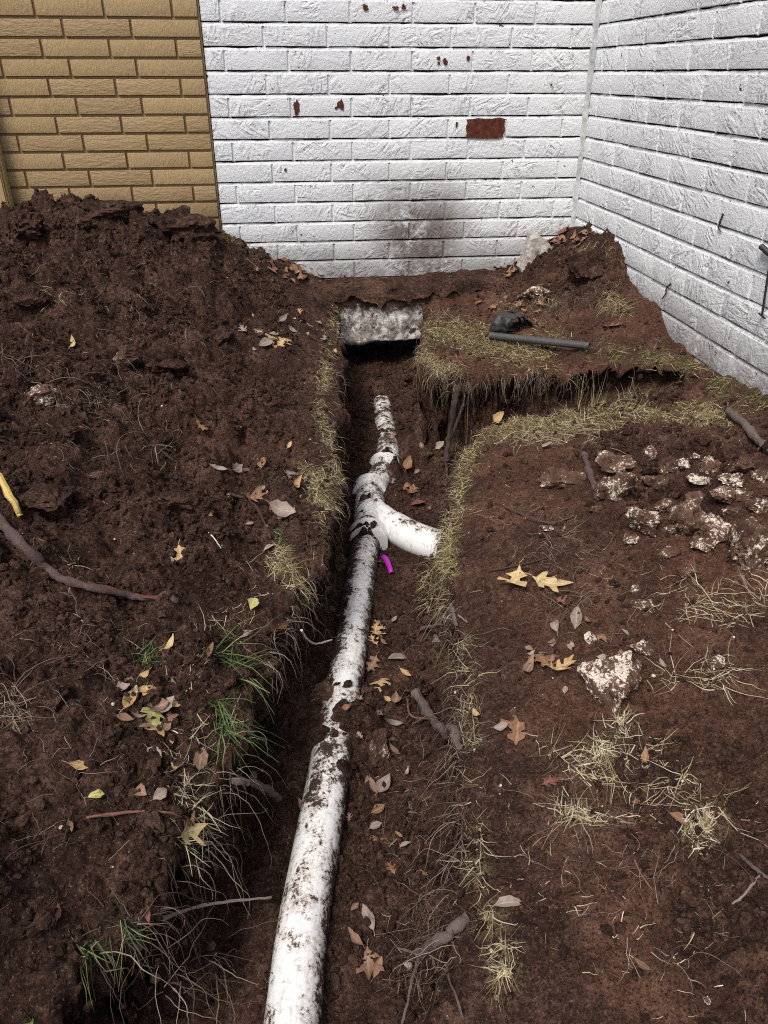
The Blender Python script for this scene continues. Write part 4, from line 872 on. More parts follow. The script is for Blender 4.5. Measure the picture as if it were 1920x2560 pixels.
LV = [
 (392, 1206, 66, 250, 'oak2', 'leaf_tan', 'pale tan four pointed oak leaf on loose soil beside the bent branch'),
 (380, 1222, 44, 300, 'lance', 'leaf_grey', 'greyish leaf tucked under the pale tan oak leaf'),
 (330, 1560, 88, 275, 'oak2', 'leaf_green', 'yellow green oak leaf in the leaf heap on the left bank'),
 (280, 1515, 74, 60, 'lance', 'leaf_tan', 'curled tan leaf above the yellow green one'),
 (312, 1495, 58, 30, 'oval', 'leaf_yellow', 'mottled yellow leaf at the top of the leaf heap'),
 (345, 1530, 60, 20, 'oval', 'leaf_grey', 'grey leaf right of the yellow green one'),
 (400, 1798, 76, 25, 'oak2', 'leaf_yellow', 'yellow tan oak leaf hanging over the left bank edge'),
 (175, 1656, 58, 15, 'lance', 'leaf_tan', 'curled tan leaf alone on the left bank soil'),
 (375, 1660, 40, 260, 'lance', 'leaf_yellow', 'yellow leaf by the straw on the left bank'),
 (430, 1645, 50, 80, 'oval', 'leaf_brown', 'dull brown leaf upright at the left bank edge'),
 (305, 1715, 48, 330, 'oval', 'leaf_brown', 'brown leaf above the thin reddish twig'),
 (345, 1718, 40, 30, 'oval', 'leaf_grey', 'greyish leaf beside the brown one above the reddish twig'),
 (210, 1724, 34, 20, 'oval', 'leaf_green', 'small greenish leaf left on the soil above the reddish twig'),
 (152, 1788, 36, 280, 'lance', 'leaf_brown', 'small olive leaf below the reddish twig'),
 (1112, 1265, 74, 235, 'oak2', 'leaf_yellow', 'folded yellow oak leaf on the right bank, left one of a pair'),
 (1190, 1262, 80, 345, 'oak2', 'leaf_yellow', 'golden oak leaf on the right bank, right one of a pair'),
 (1218, 1306, 34, 0, 'oak', 'leaf_red', 'small red oak leaf below the golden pair'),
 (1245, 1340, 66, 85, 'lance', 'leaf_grey', 'long ribbed grey brown leaf above the big rock'),
 (1198, 1350, 54, 110, 'lance', 'leaf_grey', 'narrow folded leaf left of the ribbed one'),
 (1302, 1380, 46, 10, 'oak', 'leaf_orange', 'orange brown leaf behind the white pebble'),
 (1172, 1430, 84, 320, 'oak', 'leaf_orange', 'olive brown oak leaf left of the big rock chunk'),
 (1140, 1452, 60, 60, 'lance', 'leaf_brown', 'purplish folded leaf beside the olive brown oak leaf'),
 (1212, 1452, 62, 20, 'oak', 'leaf_tan', 'tan oak leaf curled against the big rock chunk'),
 (1120, 1570, 88, 85, 'oak', 'leaf_orange', 'brown oak leaf with long lobes alone on trodden soil'),
 (1085, 1576, 34, 10, 'oval', 'leaf_grey', 'small grey leaf scrap left of the lone brown oak leaf'),
 (1032, 1552, 38, 300, 'lance', 'leaf_tan', 'small tan leaf at the right trench lip'),
 (800, 1816, 72, 175, 'oak', 'leaf_orange', 'orange brown oak leaf on the trench floor right of the pipe'),
 (812, 1788, 30, 20, 'oval', 'leaf_grey', 'grey scrap touching the orange brown oak leaf in the trench'),
 (795, 2085, 66, 275, 'oak2', 'leaf_brown', 'brown oak leaf low on the trench floor'),
 (770, 2035, 50, 130, 'lance', 'leaf_brown', 'dull leaf above the low brown oak leaf'),
 (815, 2090, 46, 70, 'lance', 'leaf_orange', 'folded orange leaf touching the low brown oak leaf'),
 (796, 1985, 62, 110, 'lance', 'leaf_grey', 'slender grey willow shaped leaf on the trench floor'),
 (615, 1815, 50, 260, 'oak', 'leaf_brown', 'dark oak leaf in the shadow left of the pipe'),
 (700, 1700 - 130, 1, 0, 'oval', 'leaf_grey', None),
 (840, 1566, 54, 350, 'lance', 'leaf_grey', 'grey ribbed leaf above the round brown stone'),
 (812, 1548, 26, 60, 'oval', 'leaf_grey', 'small silver leaf scrap above the round brown stone'),
 (850, 1690 - 60, 40, 330, 'lance', 'leaf_brown', 'brown curled leaf below the round brown stone'),
 (832, 1700, 46, 55, 'oval', 'leaf_grey', 'pale grey leaf, right of two on the trench floor'),
 (806, 1702, 40, 300, 'lance', 'leaf_brown', 'brown leaf, left of two on the trench floor'),
 (825, 1480, 60, 260, 'oak', 'leaf_tan', 'tan curled oak leaf beside the pipe'),
 (805, 1440, 50, 240, 'oak', 'leaf_brown', 'brown oak leaf above the tan curled one'),
 (812, 1370, 46, 270, 'oak', 'leaf_tan', 'tan lobed leaf close to the right side of the pipe'),
 (858, 1470 - 45, 44, 15, 'oval', 'leaf_grey', 'grey leaf on the trench floor facing the pipe'),
 (945, 1382, 50, 330, 'lance', 'leaf_grey', 'grey leaf below the stubby root in the trench'),
 (828, 1216, 42, 190, 'oak', 'leaf_orange', 'small orange oak leaf under the magenta tape'),
 (545, 1080, 42, 340, 'oak', 'leaf_orange', 'orange brown leaf on the left bank below the shrub stalks'),
 (470, 1015, 40, 165, 'lance', 'leaf_grey', 'pale silver leaf on the left bank'),
 (505, 1018, 40, 30, 'oval', 'leaf_grey', 'grey leaf right of the pale silver one'),
 (570, 1080 - 75, 36, 70, 'oval', 'leaf_orange', 'rust leaf on the left bank near the green sprigs'),
 (605, 1105, 60, 330, 'oval', 'leaf_grey', 'broad mauve grey leaf at the left trench edge'),
 (625, 1030, 38, 80, 'oval', 'leaf_grey', 'upright grey leaf in the left edge grass'),
 (635, 1055, 46, 80, 'lance', 'leaf_tan', 'tan narrow leaf upright in the left edge grass'),
 (430, 925, 36, 300, 'oak', 'leaf_orange', 'small rust leaf at the foot of the soil heap'),
 (160, 750, 34, 85, 'lance', 'leaf_yellow', 'small yellow leaf standing on the soil heap slope'),
 (590, 735, 54, 170, 'oak', 'leaf_yellow', 'yellow oak leaf in the pile on the left bank ledge'),
 (612, 738, 46, 10, 'oak', 'leaf_tan', 'tan oak leaf right of the yellow one on the ledge'),
 (572, 742, 36, 200, 'oval', 'leaf_grey', 'pale leaf at the left end of the ledge pile'),
 (608, 692, 34, 20, 'lance', 'leaf_grey', 'small pale leaf above the ledge pile'),
 (545, 1310, 40, 250, 'oval', 'leaf_green', 'round olive leaf at the left trench edge'),
 (610, 1352, 40, 30, 'lance', 'leaf_orange', 'orange leaf tip in the green grass tuft'),
 (530, 1372, 40, 10, 'lance', 'leaf_grey', 'white edged leaf above the green grass tuft'),
 (372, 1400, 40, 70, 'lance', 'leaf_yellow', 'small straw yellow leaf above the left bank grass'),
 (448, 1410, 40, 70, 'lance', 'leaf_orange', 'brown leaf standing by the green grass'),
 (1062, 665, 40, 330, 'oak', 'leaf_orange', 'rust oak leaf near the back wall, left of the slab'),
 (1098, 598, 32, 60, 'oak', 'leaf_orange', 'orange leaf just left of the leaning slab'),
 (1320, 708, 44, 10, 'oak', 'leaf_orange', 'orange oak leaf on the soil behind the pipe offcut'),
 (1210, 525, 44, 340, 'oak', 'leaf_orange', 'rust oak leaf in the heap against the wall corner'),
 (730, 645, 34, 290, 'oak', 'leaf_orange', 'orange leaf beside the concrete footing'),
 (975, 598 + 12, 36, 20, 'oak', 'leaf_brown', 'brown leaf on the soil ledge under the white wall'),
 (1395, 1645, 44, 80, 'lance', 'leaf_orange', 'brown strip of leaf standing in the straw'),
 (1190, 1690, 40, 20, 'oak', 'leaf_red', 'red brown leaf at the left of the straw patch'),
 (1380, 1745, 30, 20, 'oval', 'leaf_orange', 'small rust leaf below the straw patch'),
 (1470, 1775, 48, 340, 'oval', 'leaf_orange', 'rust leaf in the pale grass clump'),
 (1100, 1955, 66, 15, 'lance', 'leaf_grey', 'long mauve grey leaf on the right trench lip'),
 (1390, 2030 - 125 + 190, 44, 330, 'lance', 'leaf_brown', 'brown curled leaf at the lower right'),
 (1430, 1440 + 0, 30, 300, 'lance', 'leaf_grey', 'pale pointed leaf right of the big rock'),
 (1370, 1625 - 220, 26, 30, 'oval', 'leaf_grey', 'grey scrap near the pale lump'),
 (1070, 905, 34, 40, 'oval', 'leaf_tan', 'tan leaf on the turf crest of the mound'),
 (1180, 968, 36, 20, 'lance', 'leaf_grey', 'silver leaf below the turf crest'),
 (1010, 1000 - 105, 1, 0, 'oval', 'leaf_grey', None),
 (888, 1105 - 40, 40, 70, 'oak', 'leaf_orange', 'orange leaf on the floor behind the branch pipe'),
 (905, 1095, 36, 10, 'oval', 'leaf_red', 'red leaf scrap behind the branch pipe'),
 (845, 980 - 35, 26, 30, 'oak', 'leaf_orange', 'small orange leaf right of the far pipe'),
 (880, 1005, 34, 70, 'oval', 'leaf_orange', 'rust leaf against the far right trench floor'),
 (120, 1975, 40, 80, 'lance', 'leaf_red', 'dark red leaf on the near left soil'),
 (310, 1965, 40, 300, 'lance', 'leaf_red', 'reddish leaf above the hanging green grass'),
 (600, 2120, 46, 320, 'oval', 'leaf_grey', 'dim grey leaf at the bottom of the trench left of the pipe'),
 (690, 1805 - 200, 1, 0, 'oval', 'leaf_grey', None),
 (668, 1600, 30, 350, 'oval', 'leaf_grey', 'pale leaf scrap left of the white pipe stub'),
 (655, 1745, 40, 120, 'lance', 'leaf_brown', 'brown curled leaf on the dark trench floor left of the pipe'),
 (670, 1950, 40, 95, 'lance', 'leaf_grey', 'thin grey leaf hugging the left flank of the pipe')]
k = 0
for rec in LV:
    u, v, l, a, kd, c, lab = rec; k += 1
    if lab is None or l < 5: continue
    rr = random.Random(k); place_leaf(u, v, l, a, kd, c, lab, 300 + k, rr.uniform(.1, .9) * rr.choice((1, 1, -.5)), rr.uniform(.05, .6) if kd in ('lance', 'oval') else rr.uniform(0, .25), rr.uniform(-.6, .6), rr.uniform(.003, .010))
# leaf heaps that read as many alike scraps
def scatter_leaves(n, cu, cv, su, sv, cols, kinds, label, group, seed, lpx=(16, 34)):
    r = random.Random(seed)
    for i in range(n):
        u = r.gauss(cu, su); v = r.gauss(cv, sv)
        kd = r.choice(kinds); cl = r.choice(cols); lab = {'leaf_grey': 'greyish', 'leaf_tan': 'tan', 'leaf_brown': 'dull brown', 'leaf_orange': 'rusty', 'leaf_red': 'dark reddish'}[cl] + {'oak': ' lobed ', 'lance': ' narrow ', 'oval': ' rounded '}[kd] + label
        place_leaf(u, v, r.uniform(*lpx), r.uniform(0, 360), kd, cl, lab, seed * 50 + i, r.uniform(-.5, 1.0), r.uniform(0, .6), r.uniform(-.8, .8), r.uniform(.002, .012), group)
scatter_leaves(24, 315, 1545, 42, 42, ['leaf_grey', 'leaf_tan', 'leaf_brown'], ['lance', 'oval'], 'leaf scrap in the leaf heap on the left bank', 'leaf heap on the left bank', 1, (20, 46))
scatter_leaves(22, 1215, 520, 22, 14, ['leaf_orange', 'leaf_brown', 'leaf_red'], ['oak', 'lance'], 'leaf in the heap in the white wall corner', 'leaf heap in the wall corner', 2, (20, 36))
scatter_leaves(20, 1100, 572, 14, 14, ['leaf_orange', 'leaf_brown', 'leaf_red'], ['oak', 'lance'], 'leaf heaped left of the leaning slab', 'leaf heap beside the slab', 3, (20, 34))
scatter_leaves(26, 640, 585, 34, 16, ['leaf_brown', 'leaf_orange', 'leaf_red', 'leaf_grey'], ['oak', 'lance', 'oval'], 'leaf at the foot of the white wall beside the heap', 'leaves at the foot of the white wall', 4, (18, 34))
scatter_leaves(15, 845, 1700, 60, 160, ['leaf_brown', 'leaf_grey', 'leaf_orange'], ['lance', 'oval', 'oak'], 'leaf scrap on the near trench floor right of the pipe', 'leaf scraps on the near trench floor', 5, (16, 34))
scatter_leaves(11, 835, 1450, 36, 60, ['leaf_brown', 'leaf_grey', 'leaf_tan'], ['lance', 'oval', 'oak'], 'leaf scrap beside the pipe in mid trench', 'leaf scraps in mid trench', 6, (18, 36))
scatter_leaves(11, 905, 1030, 40, 60, ['leaf_orange', 'leaf_brown', 'leaf_grey'], ['oak', 'oval'], 'leaf scrap on the far trench floor', 'leaf scraps on the far trench floor', 7, (14, 24))
scatter_leaves(14, 560, 1060, 60, 50, ['leaf_grey', 'leaf_brown', 'leaf_tan'], ['lance', 'oval'], 'leaf scrap strewn on the left bank soil', 'leaf scraps on the left bank', 8, (16, 32))
scatter_leaves(14, 640, 720, 50, 34, ['leaf_grey', 'leaf_tan', 'leaf_brown'], ['lance', 'oval', 'oak'], 'leaf scrap around the ledge leaf pile', 'leaf scraps on the left ledge', 9, (14, 28))
scatter_leaves(14, 680, 1780, 40, 160, ['leaf_brown', 'leaf_red'], ['lance', 'oval'], 'leaf scrap in the dark side of the trench', 'leaf scraps in the dark trench side', 10, (16, 32))
scatter_leaves(14, 1120, 650, 70, 18, ['leaf_brown', 'leaf_orange'], ['oak', 'lance'], 'leaf scrap on the soil behind the black fitting', 'leaf scraps behind the black fitting', 11, (14, 28))
scatter_leaves(12, 1230, 1400, 60, 40, ['leaf_brown', 'leaf_grey'], ['lance', 'oval'], 'leaf bit around the big lone rock', 'leaf bits around the big lone rock', 12, (14, 26))

# ------------------------------------------------------------------ grass, straw and fine roots
STRAW = np.array([(.36, .30, .18), (.46, .40, .27), (.28, .22, .13), (.34, .28, .16), (.22, .165, .09)]); OLIVE = np.array([(.30, .235, .085), (.22, .17, .06), (.38, .31, .14), (.46, .39, .22), (.14, .11, .045), (.52, .46, .30), (.10, .07, .035)])
GREEN = np.array([(.035, .075, .026), (.05, .10, .03), (.075, .13, .035), (.12, .17, .05), (.25, .24, .11)]); PALE = np.array([(.50, .43, .31), (.42, .34, .22), (.36, .29, .16), (.44, .39, .22), (.58, .52, .40)])
TH = []
class Blades:
    def __init__(s): s.V = []; s.Q = []; s.C = []; s.n = 0
    def add(s, P0, D, Ln, W, droop, col, segs=4, wig=.0, keep=True):
        """vectorised: roots P0 (n,3), unit directions D, lengths, widths; bend downwards by droop"""
        W = W * .78; TH.append(P0[:, :2]); n = len(P0); side = np.cross(D, RNG.normal(size=(n, 3))); side /= np.linalg.norm(side, axis=1)[:, None] + 1e-9
        rows = []; kink = RNG.normal(size=(n, 3)) * wig
        for i in range(segs + 1):
            t = i / segs; c = P0 + D * (Ln * t)[:, None]; c[:, 2] -= droop * Ln * t * t; c += kink * (Ln * t * t)[:, None] + (RNG.normal(size=(n, 3)) * (wig * .12 * Ln * t)[:, None] if wig else 0)
            if keep: c[:, 2] = np.maximum(c[:, 2], Hz(c[:, 0], c[:, 1]) + .0015)
            ww = (W * (1 - .75 * t ** 1.5))[:, None] * side * .5; rows += [c - ww, c + ww]
        V = np.stack(rows, 1); k = (segs + 1) * 2; base = s.n + np.arange(n)[:, None] * k
        for i in range(segs): s.Q.append(np.stack([base[:, 0] + 2 * i, base[:, 0] + 2 * i + 1, base[:, 0] + 2 * i + 3, base[:, 0] + 2 * i + 2], 1))
        s.V.append(V.reshape(-1, 3)); s.C.append(np.repeat(col, k, 0)); s.n += n * k
    def build(s, name):
        me = np_mesh(name, np.concatenate(s.V), np.concatenate(s.Q)); cattr(me, 'Col', np.concatenate(s.C)); return link(name, me, M['blade'])
def along(pts, width, n):
    pts = np.asarray(pts, float); seg = np.linalg.norm(np.diff(pts, axis=0), axis=1); cum = np.r_[0, np.cumsum(seg)]; t = RNG.random(n) * cum[-1]
    u = np.interp(t, cum, pts[:, 0]) + RNG.normal(size=n) * width * .6; v = np.interp(t, cum, pts[:, 1]) + RNG.normal(size=n) * width * .55
    return u, v
def clumped(u, v, k=7, spread=7):
    return (u[:, None] + RNG.normal(size=(len(u), k)) * spread).ravel(), (v[:, None] + RNG.normal(size=(len(u), k)) * spread).ravel()
def grass(bl, pts, width, n, pal, ln, up=.8, lean=(0, 0, 0), w=(.0012, .0022), droop=.45, wig=.15, clump=6, spread=6):
    u, v = along(pts, width, max(1, n // clump)); u, v = clumped(u, v, clump, spread); p = hits(u, v); m = (p[:, 1] < YB - .01) & (p[:, 0] < XR - .004) & (p[:, 2] < ZC - .3) & (fbm(p[:, 0], p[:, 1], 11, 2, 222) > -.42 + .25 * RNG.normal(size=len(p))); gm = samp(GM, p[:, 0], p[:, 1]); m &= (gm < .30) | (gm > .97); p = p[m]; n = len(p)
    D = RNG.normal(size=(n, 3)) * np.array([.6, .6, .25]) + np.array(lean) + np.array([0, 0, up]); D /= np.linalg.norm(D, axis=1)[:, None]
    c = pal[RNG.integers(0, len(pal), n)] * RNG.uniform(.65, 1.1, (n, 1))
    bl.add(p - np.array([0, 0, .003]), D, RNG.uniform(ln[0], ln[1], n) * RNG.uniform(.6, 1, n), RNG.uniform(w[0], w[1], n), droop, c, 4, wig)
dry = Blades()
grass(dry, [(1046, 938), (1010, 1000), (992, 1060), (976, 1120), (962, 1180), (966, 1230), (950, 1280)], 13, 1900, OLIVE, (.02, .05), .65, (-.12, -.1, 0))
grass(dry, [(1060, 935), (1150, 912), (1300, 890), (1450, 892), (1570, 905)], 20, 3900, OLIVE, (.025, .055), .55, (0, -.12, 0))
grass(dry, [(1090, 945), (1200, 940), (1330, 930)], 20, 700, STRAW, (.03, .08), .35)
grass(dry, [(915, 705), (1000, 720), (1080, 750), (1180, 772)], 32, 4600, OLIVE, (.025, .055), .7, (-.08, -.25, 0))
grass(dry, [(905, 740), (920, 790), (985, 800)], 20, 800, np.vstack([OLIVE, STRAW]), (.03, .07), .45, (-.15, -.5, 0), droop=.8)
grass(dry, [(1140, 700), (1230, 730)], 22, 300, OLIVE, (.02, .045), .8)
grass(dry, [(1280, 765), (1400, 772), (1500, 800), (1600, 845), (1659, 880)], 24, 1300, np.vstack([OLIVE, GREEN * .8]), (.03, .06), .6, (-.05, -.2, 0))
grass(dry, [(1200, 905), (1280, 860), (1400, 850)], 14, 450, STRAW, (.04, .08), .9)
grass(dry, [(730, 660), (716, 740), (700, 800), (690, 880), (702, 950), (722, 1020), (728, 1080)], 11, 1500, np.vstack([OLIVE, STRAW]), (.02, .045), .55, (.3, -.1, 0), droop=.8)
grass(dry, [(650, 1010), (690, 1050), (700, 1110)], 24, 950, np.vstack([OLIVE, STRAW]), (.025, .05), .5, (.4, -.1, 0), droop=.8)
grass(dry, [(590, 1190), (625, 1250), (650, 1300)], 22, 420, np.vstack([STRAW, OLIVE]), (.03, .065), .4, (.45, -.15, 0), droop=.7, wig=.3)
grass(dry, [(968, 1150), (960, 1190), (965, 1225)], 9, 420, OLIVE, (.03, .06), .4, (-.3, -.35, 0), droop=.8)
grass(dry, [(940, 1230), (930, 1290), (960, 1330)], 20, 700, np.vstack([STRAW, OLIVE]), (.03, .07), .25, (-.5, -.35, 0), droop=.9)
grass(dry, [(1000, 1380), (1020, 1450), (1000, 1560), (1040, 1640), (1030, 1700)], 18, 200, STRAW, (.03, .07), .35, (-.2, -.1, 0), wig=.4)
grass(dry, [(1000, 1720), (1040, 1790), (1030, 1900), (1060, 1980), (1090, 2080), (1070, 2150)], 16, 190, STRAW, (.02, .05), .35, (-.2, -.2, 0), wig=.4)
grass(dry, [(1060, 2095), (1100, 2080), (1085, 2140)], 12, 44, np.vstack([PALE, OLIVE]), (.02, .05), .2, (-.4, .1, 0), (.0014, .0024), clump=8)
grass(dry, [(1050, 655), (1120, 662), (1200, 650)], 20, 420, OLIVE, (.02, .045), .7)
grass(dry, [(1310, 640), (1340, 670)], 14, 320, np.vstack([STRAW, OLIVE]), (.04, .075), .3, (-.1, -.5, 0), droop=.8)
grass(dry, [(1225, 555), (1270, 540), (1330, 548)], 14, 200, STRAW * .8, (.03, .06), .5, (0, -.4, 0))
grass(dry, [(490, 500), (530, 535), (570, 555)], 12, 340, OLIVE * .55, (.03, .06), .8, (.1, -.1, 0))
grass(dry, [(440, 470), (330, 448)], 8, 80, OLIVE * .6, (.02, .045), .9)
grass(dry, [(80, 625), (120, 655)], 12, 110, STRAW, (.04, .075), .25, (.3, -.3, 0))
grass(dry, [(1480, 1795), (1530, 1770), (1500, 1840)], 11, 260, PALE, (.012, .028), .7, (0, 0, 0), (.0016, .0026))
grass(dry, [(1330, 1540), (1320, 1590), (1280, 1640)], 20, 150, PALE, (.02, .045), .3, (0, 0, 0), (.0014, .0024), wig=.3)
grass(dry, [(150, 1205), (145, 1225)], 6, 40, PALE, (.025, .05), .6)
grass(dry, [(20, 1500), (40, 1560)], 12, 40, STRAW, (.05, .10), .2, (.2, -.4, 0), wig=.4, clump=4)
TURF = list(TH)
tag(dry.build('dry_grass'), 'matted dry yellow olive grass along the trench edges and turf', 'grass', kind='stuff')
# straw lying on the bare soil
st = Blades()
grass(st, [(1440, 1290), (1520, 1300), (1600, 1330), (1650, 1280)], 40, 260, np.vstack([PALE, STRAW]), (.035, .08), .12, (0, 0, 0), (.0014, .0024), .3, .3, 4, 10)
grass(st, [(1400, 1480), (1460, 1450), (1540, 1450), (1600, 1480)], 28, 120, np.vstack([PALE, STRAW]), (.035, .08), .12, (0, 0, 0), (.0014, .0022), .3, .3, 4, 10)
grass(st, [(1200, 1620), (1300, 1680), (1400, 1640), (1480, 1720), (1560, 1760)], 48, 300, np.vstack([PALE, STRAW]), (.03, .07), .10, (0, 0, 0), (.0014, .0024), .3, .35, 4, 9)
grass(st, [(1200, 1730), (1300, 1780), (1420, 1760)], 26, 170, np.vstack([PALE, STRAW]), (.03, .065), .12, (0, 0, 0), (.0016, .0026), .3, .25, 4, 9)
grass(st, [(1150, 1800), (1250, 1950), (1400, 2050), (1550, 2100)], 90, 110, PALE, (.012, .035), .08, (0, 0, 0), (.0012, .002), .2, .2, 1, 2)
grass(st, [(600, 1200), (520, 1300), (420, 1450), (420, 1600), (400, 1750)], 50, 200, PALE, (.03, .075), .15, (.1, 0, 0), (.0012, .002), .3, .35, 2, 6)
grass(st, [(380, 1680), (420, 1720), (440, 1830), (480, 1900)], 26, 120, PALE, (.03, .07), .2, (.2, -.2, 0), (.0014, .0022), .5, .35, 4, 6)
grass(st, [(350, 2080), (420, 2060), (500, 2000)], 26, 40, PALE, (.03, .07), .2, (.2, 0, 0), (.0014, .0022), .4, .4, 3, 6)
grass(st, [(850, 1600), (880, 1800), (860, 2000), (900, 2150)], 50, 120, STRAW * .9, (.015, .05), .1, (0, 0, 0), (.0010, .0016), .3, .4, 2, 6)
grass(st, [(60, 620), (250, 700), (400, 800), (150, 900), (300, 1000)], 120, 260, STRAW, (.015, .05), .15, (0, 0, 0), (.0010, .0018), .3, .5, 1, 3)
grass(st, [(1100, 1100), (1250, 1200), (1400, 1250)], 70, 120, STRAW, (.015, .04), .08, (0, 0, 0), (.0009, .0015), .2, .4, 1, 3)
tag(st.build('straw'), 'pale dead straw strewn over the bare soil', 'straw', kind='stuff')
def tuft(label, parts):
    b = Blades()
    for a in parts: grass(b, *a[0], **a[1])
    me_o = b.build('grass_tuft'); tag(me_o, label, 'grass tuft', 'green grass tufts')
tuft('large bright green grass tuft leaning over the left trench bank', [(([(470, 1390), (500, 1420), (520, 1450)], 16, 190, GREEN, (.07, .15), .28, (.55, -.22, 0), (.0020, .0036), .55, .10, 8, 6), {}), (([(520, 1390), (500, 1410)], 12, 40, np.vstack([GREEN, PALE]), (.08, .16), .25, (.6, .05, 0), (.0016, .0028), .5, .15, 5, 6), {}), (([(470, 1510), (480, 1560), (490, 1600)], 10, 80, GREEN, (.06, .13), .1, (.35, -.5, 0), (.0016, .0028), .6, .15, 5, 5), {})])
tuft('small green grass tuft left of the large one', [(([(280, 1410), (310, 1420), (350, 1400)], 9, 60, GREEN, (.03, .065), .6, (.1, -.1, 0), (.0018, .003), .4, .2, 6, 6), {})])
tuft('green blades hanging from the near left bank', [(([(130, 2100), (180, 2060), (240, 2020)], 10, 40, GREEN * .9, (.035, .065), .3, (.2, -.5, 0), (.0016, .0028), .7, .2, 6, 6), {}), (([(250, 1980), (280, 2000)], 8, 20, GREEN * .8, (.04, .07), .2, (.3, -.5, 0), (.0016, .0028), .8, .2, 6, 6), {})])
tuft('green blades beside the yellow tan leaf on the left edge', [(([(375, 1810), (400, 1830), (440, 1780)], 10, 46, np.vstack([GREEN, PALE]), (.035, .075), .3, (.3, -.4, 0), (.0014, .0026), .6, .2, 5, 6), {})])
tuft('green sprig on the left bank behind the leaves', [(([(540, 1000), (610, 1050)], 8, 34, GREEN, (.02, .045), .9, (0, 0, 0), (.0014, .0024), .3, .15, 8, 4), {})])
tuft('green sprig at the left trench edge above the straw', [(([(590, 1140), (610, 1170)], 8, 34, GREEN, (.03, .06), .6, (.35, -.2, 0), (.0014, .0024), .4, .15, 8, 5), {})])
tuft('single bright green blade at the bottom left corner', [(([(70, 2205), (72, 2208)], 2, 4, GREEN * 1.6, (.03, .05), .8, (-.2, 0, 0), (.003, .004), .3, .05, 2, 2), {})])
bp = Blades(); pts_ = np.array([hit(651, 1363)]); 
stick('dead_blade', [(651, 1363, .05), (662, 1380, .06), (682, 1392, .05), (718, 1383, .03)], (3.2, 1.6), M['blade_pale'], 'pale curled dead blade hanging left of the pipe', 'grass blade', 5)

class Threads:
    def __init__(s): s.V = []; s.F = []; s.n = 0; s.C = []
    def add(s, P, r, col):
        P = np.asarray(P); m = len(P); t = np.gradient(P, axis=0); t /= np.linalg.norm(t, axis=1)[:, None] + 1e-9
        a = np.cross(t, np.array([.3, .2, 1.0])); a /= np.linalg.norm(a, axis=1)[:, None] + 1e-9; b = np.cross(t, a); rr = (r * np.linspace(1, .35, m))[:, None]
        V = np.stack([P + a * rr, P - a * rr * .5 + b * rr * .87, P - a * rr * .5 - b * rr * .87], 1).reshape(-1, 3); base = s.n + np.arange(m - 1) * 3
        for k in range(3): s.F.append(np.stack([base + k, base + (k + 1) % 3, base + 3 + (k + 1) % 3, base + 3 + k], 1))
        s.V.append(V); s.C.append(np.tile(col, (len(V), 1))); s.n += len(V)
    def build(s, name): me = np_mesh(name, np.concatenate(s.V), np.concatenate(s.F)); cattr(me, 'Col', np.concatenate(s.C)); return link(name, me, M['blade'])
ROOTC = np.array([(.09, .058, .042), (.15, .105, .078), (.28, .22, .165), (.06, .037, .027)])
def roots(th, pts, width, n, ln, drift, grav, r=(.0005, .0012), cols=ROOTC, jig=.5, steps=14):
    u, v = along(pts, width, n); p = hits(u, v)
    for q in p:
        if q[1] > YB - .02 or q[0] > XR - .01: continue
        L_ = RNG.uniform(*ln); d = RNG.normal(size=3) * .5 + np.array(drift); d /= np.linalg.norm(d); P = [q + np.array([0, 0, .002])]; st_ = L_ / steps
        for i in range(steps):
            d = d + RNG.normal(size=3) * jig * np.array([1, 1, .6]) * .38 + np.array([0, 0, -grav]) ; d /= np.linalg.norm(d); c = P[-1] + d * st_; hz = float(Hz(c[0], c[1])) + .0012
            if c[2] < hz: c[2] = hz
            P.append(c)
        th.add(P, RNG.uniform(*r), cols[RNG.integers(len(cols))] * RNG.uniform(.7, 1.15))
rt_ = Threads()
roots(rt_, [(200, 2100), (300, 2000), (380, 1920), (440, 1820), (480, 1700), (520, 1580)], 22, 80, (.05, .18), (.7, -.1, .1), .22)
roots(rt_, [(300, 2120), (400, 2100), (500, 2060)], 45, 50, (.05, .2), (.4, -.2, .2), .12)
roots(rt_, [(560, 1450), (640, 1320), (680, 1200), (720, 1050), (700, 920), (735, 800)], 14, 200, (.04, .13), (.6, -.1, .1), .25)
roots(rt_, [(970, 2100), (980, 1900), (1000, 1750), (990, 1550), (985, 1400), (960, 1250)], 20, 260, (.04, .14), (-.5, -.1, .1), .22)
roots(rt_, [(960, 1180), (985, 1050), (1000, 950)], 14, 90, (.03, .10), (-.5, -.1, 0), .25)
roots(rt_, [(900, 780), (930, 830), (990, 830), (1100, 820), (1250, 810)], 16, 260, (.04, .13), (-.1, -.6, 0), .3)
roots(rt_, [(1180, 660), (1250, 640), (1330, 620)], 34, 150, (.04, .10), (0, -.4, 0), .1)
roots(rt_, [(60, 560), (300, 620), (450, 720), (250, 850), (100, 900), (320, 960)], 110, 330, (.03, .11), (.1, -.2, .1), .12, (.0005, .0010))
roots(rt_, [(500, 540), (600, 640), (680, 760)], 40, 90, (.03, .09), (.1, -.2, .1), .12)
roots(rt_, [(330, 960), (380, 1000), (300, 930)], 16, 14, (.10, .22), (.2, -.4, .1), .06, (.0012, .002))
roots(rt_, [(80, 1100), (200, 1300), (100, 1550), (300, 1400), (60, 1900)], 120, 210, (.02, .08), (0, 0, .1), .1, (.0004, .0009))
roots(rt_, [(1100, 1100), (1200, 1230), (1300, 1300), (1080, 1400)], 90, 240, (.03, .10), (0, 0, .05), .1, (.0004, .0008))
roots(rt_, [(1150, 1750), (1350, 1900), (1550, 1800), (1450, 2050)], 110, 180, (.02, .09), (0, 0, .05), .1, (.0004, .0008))
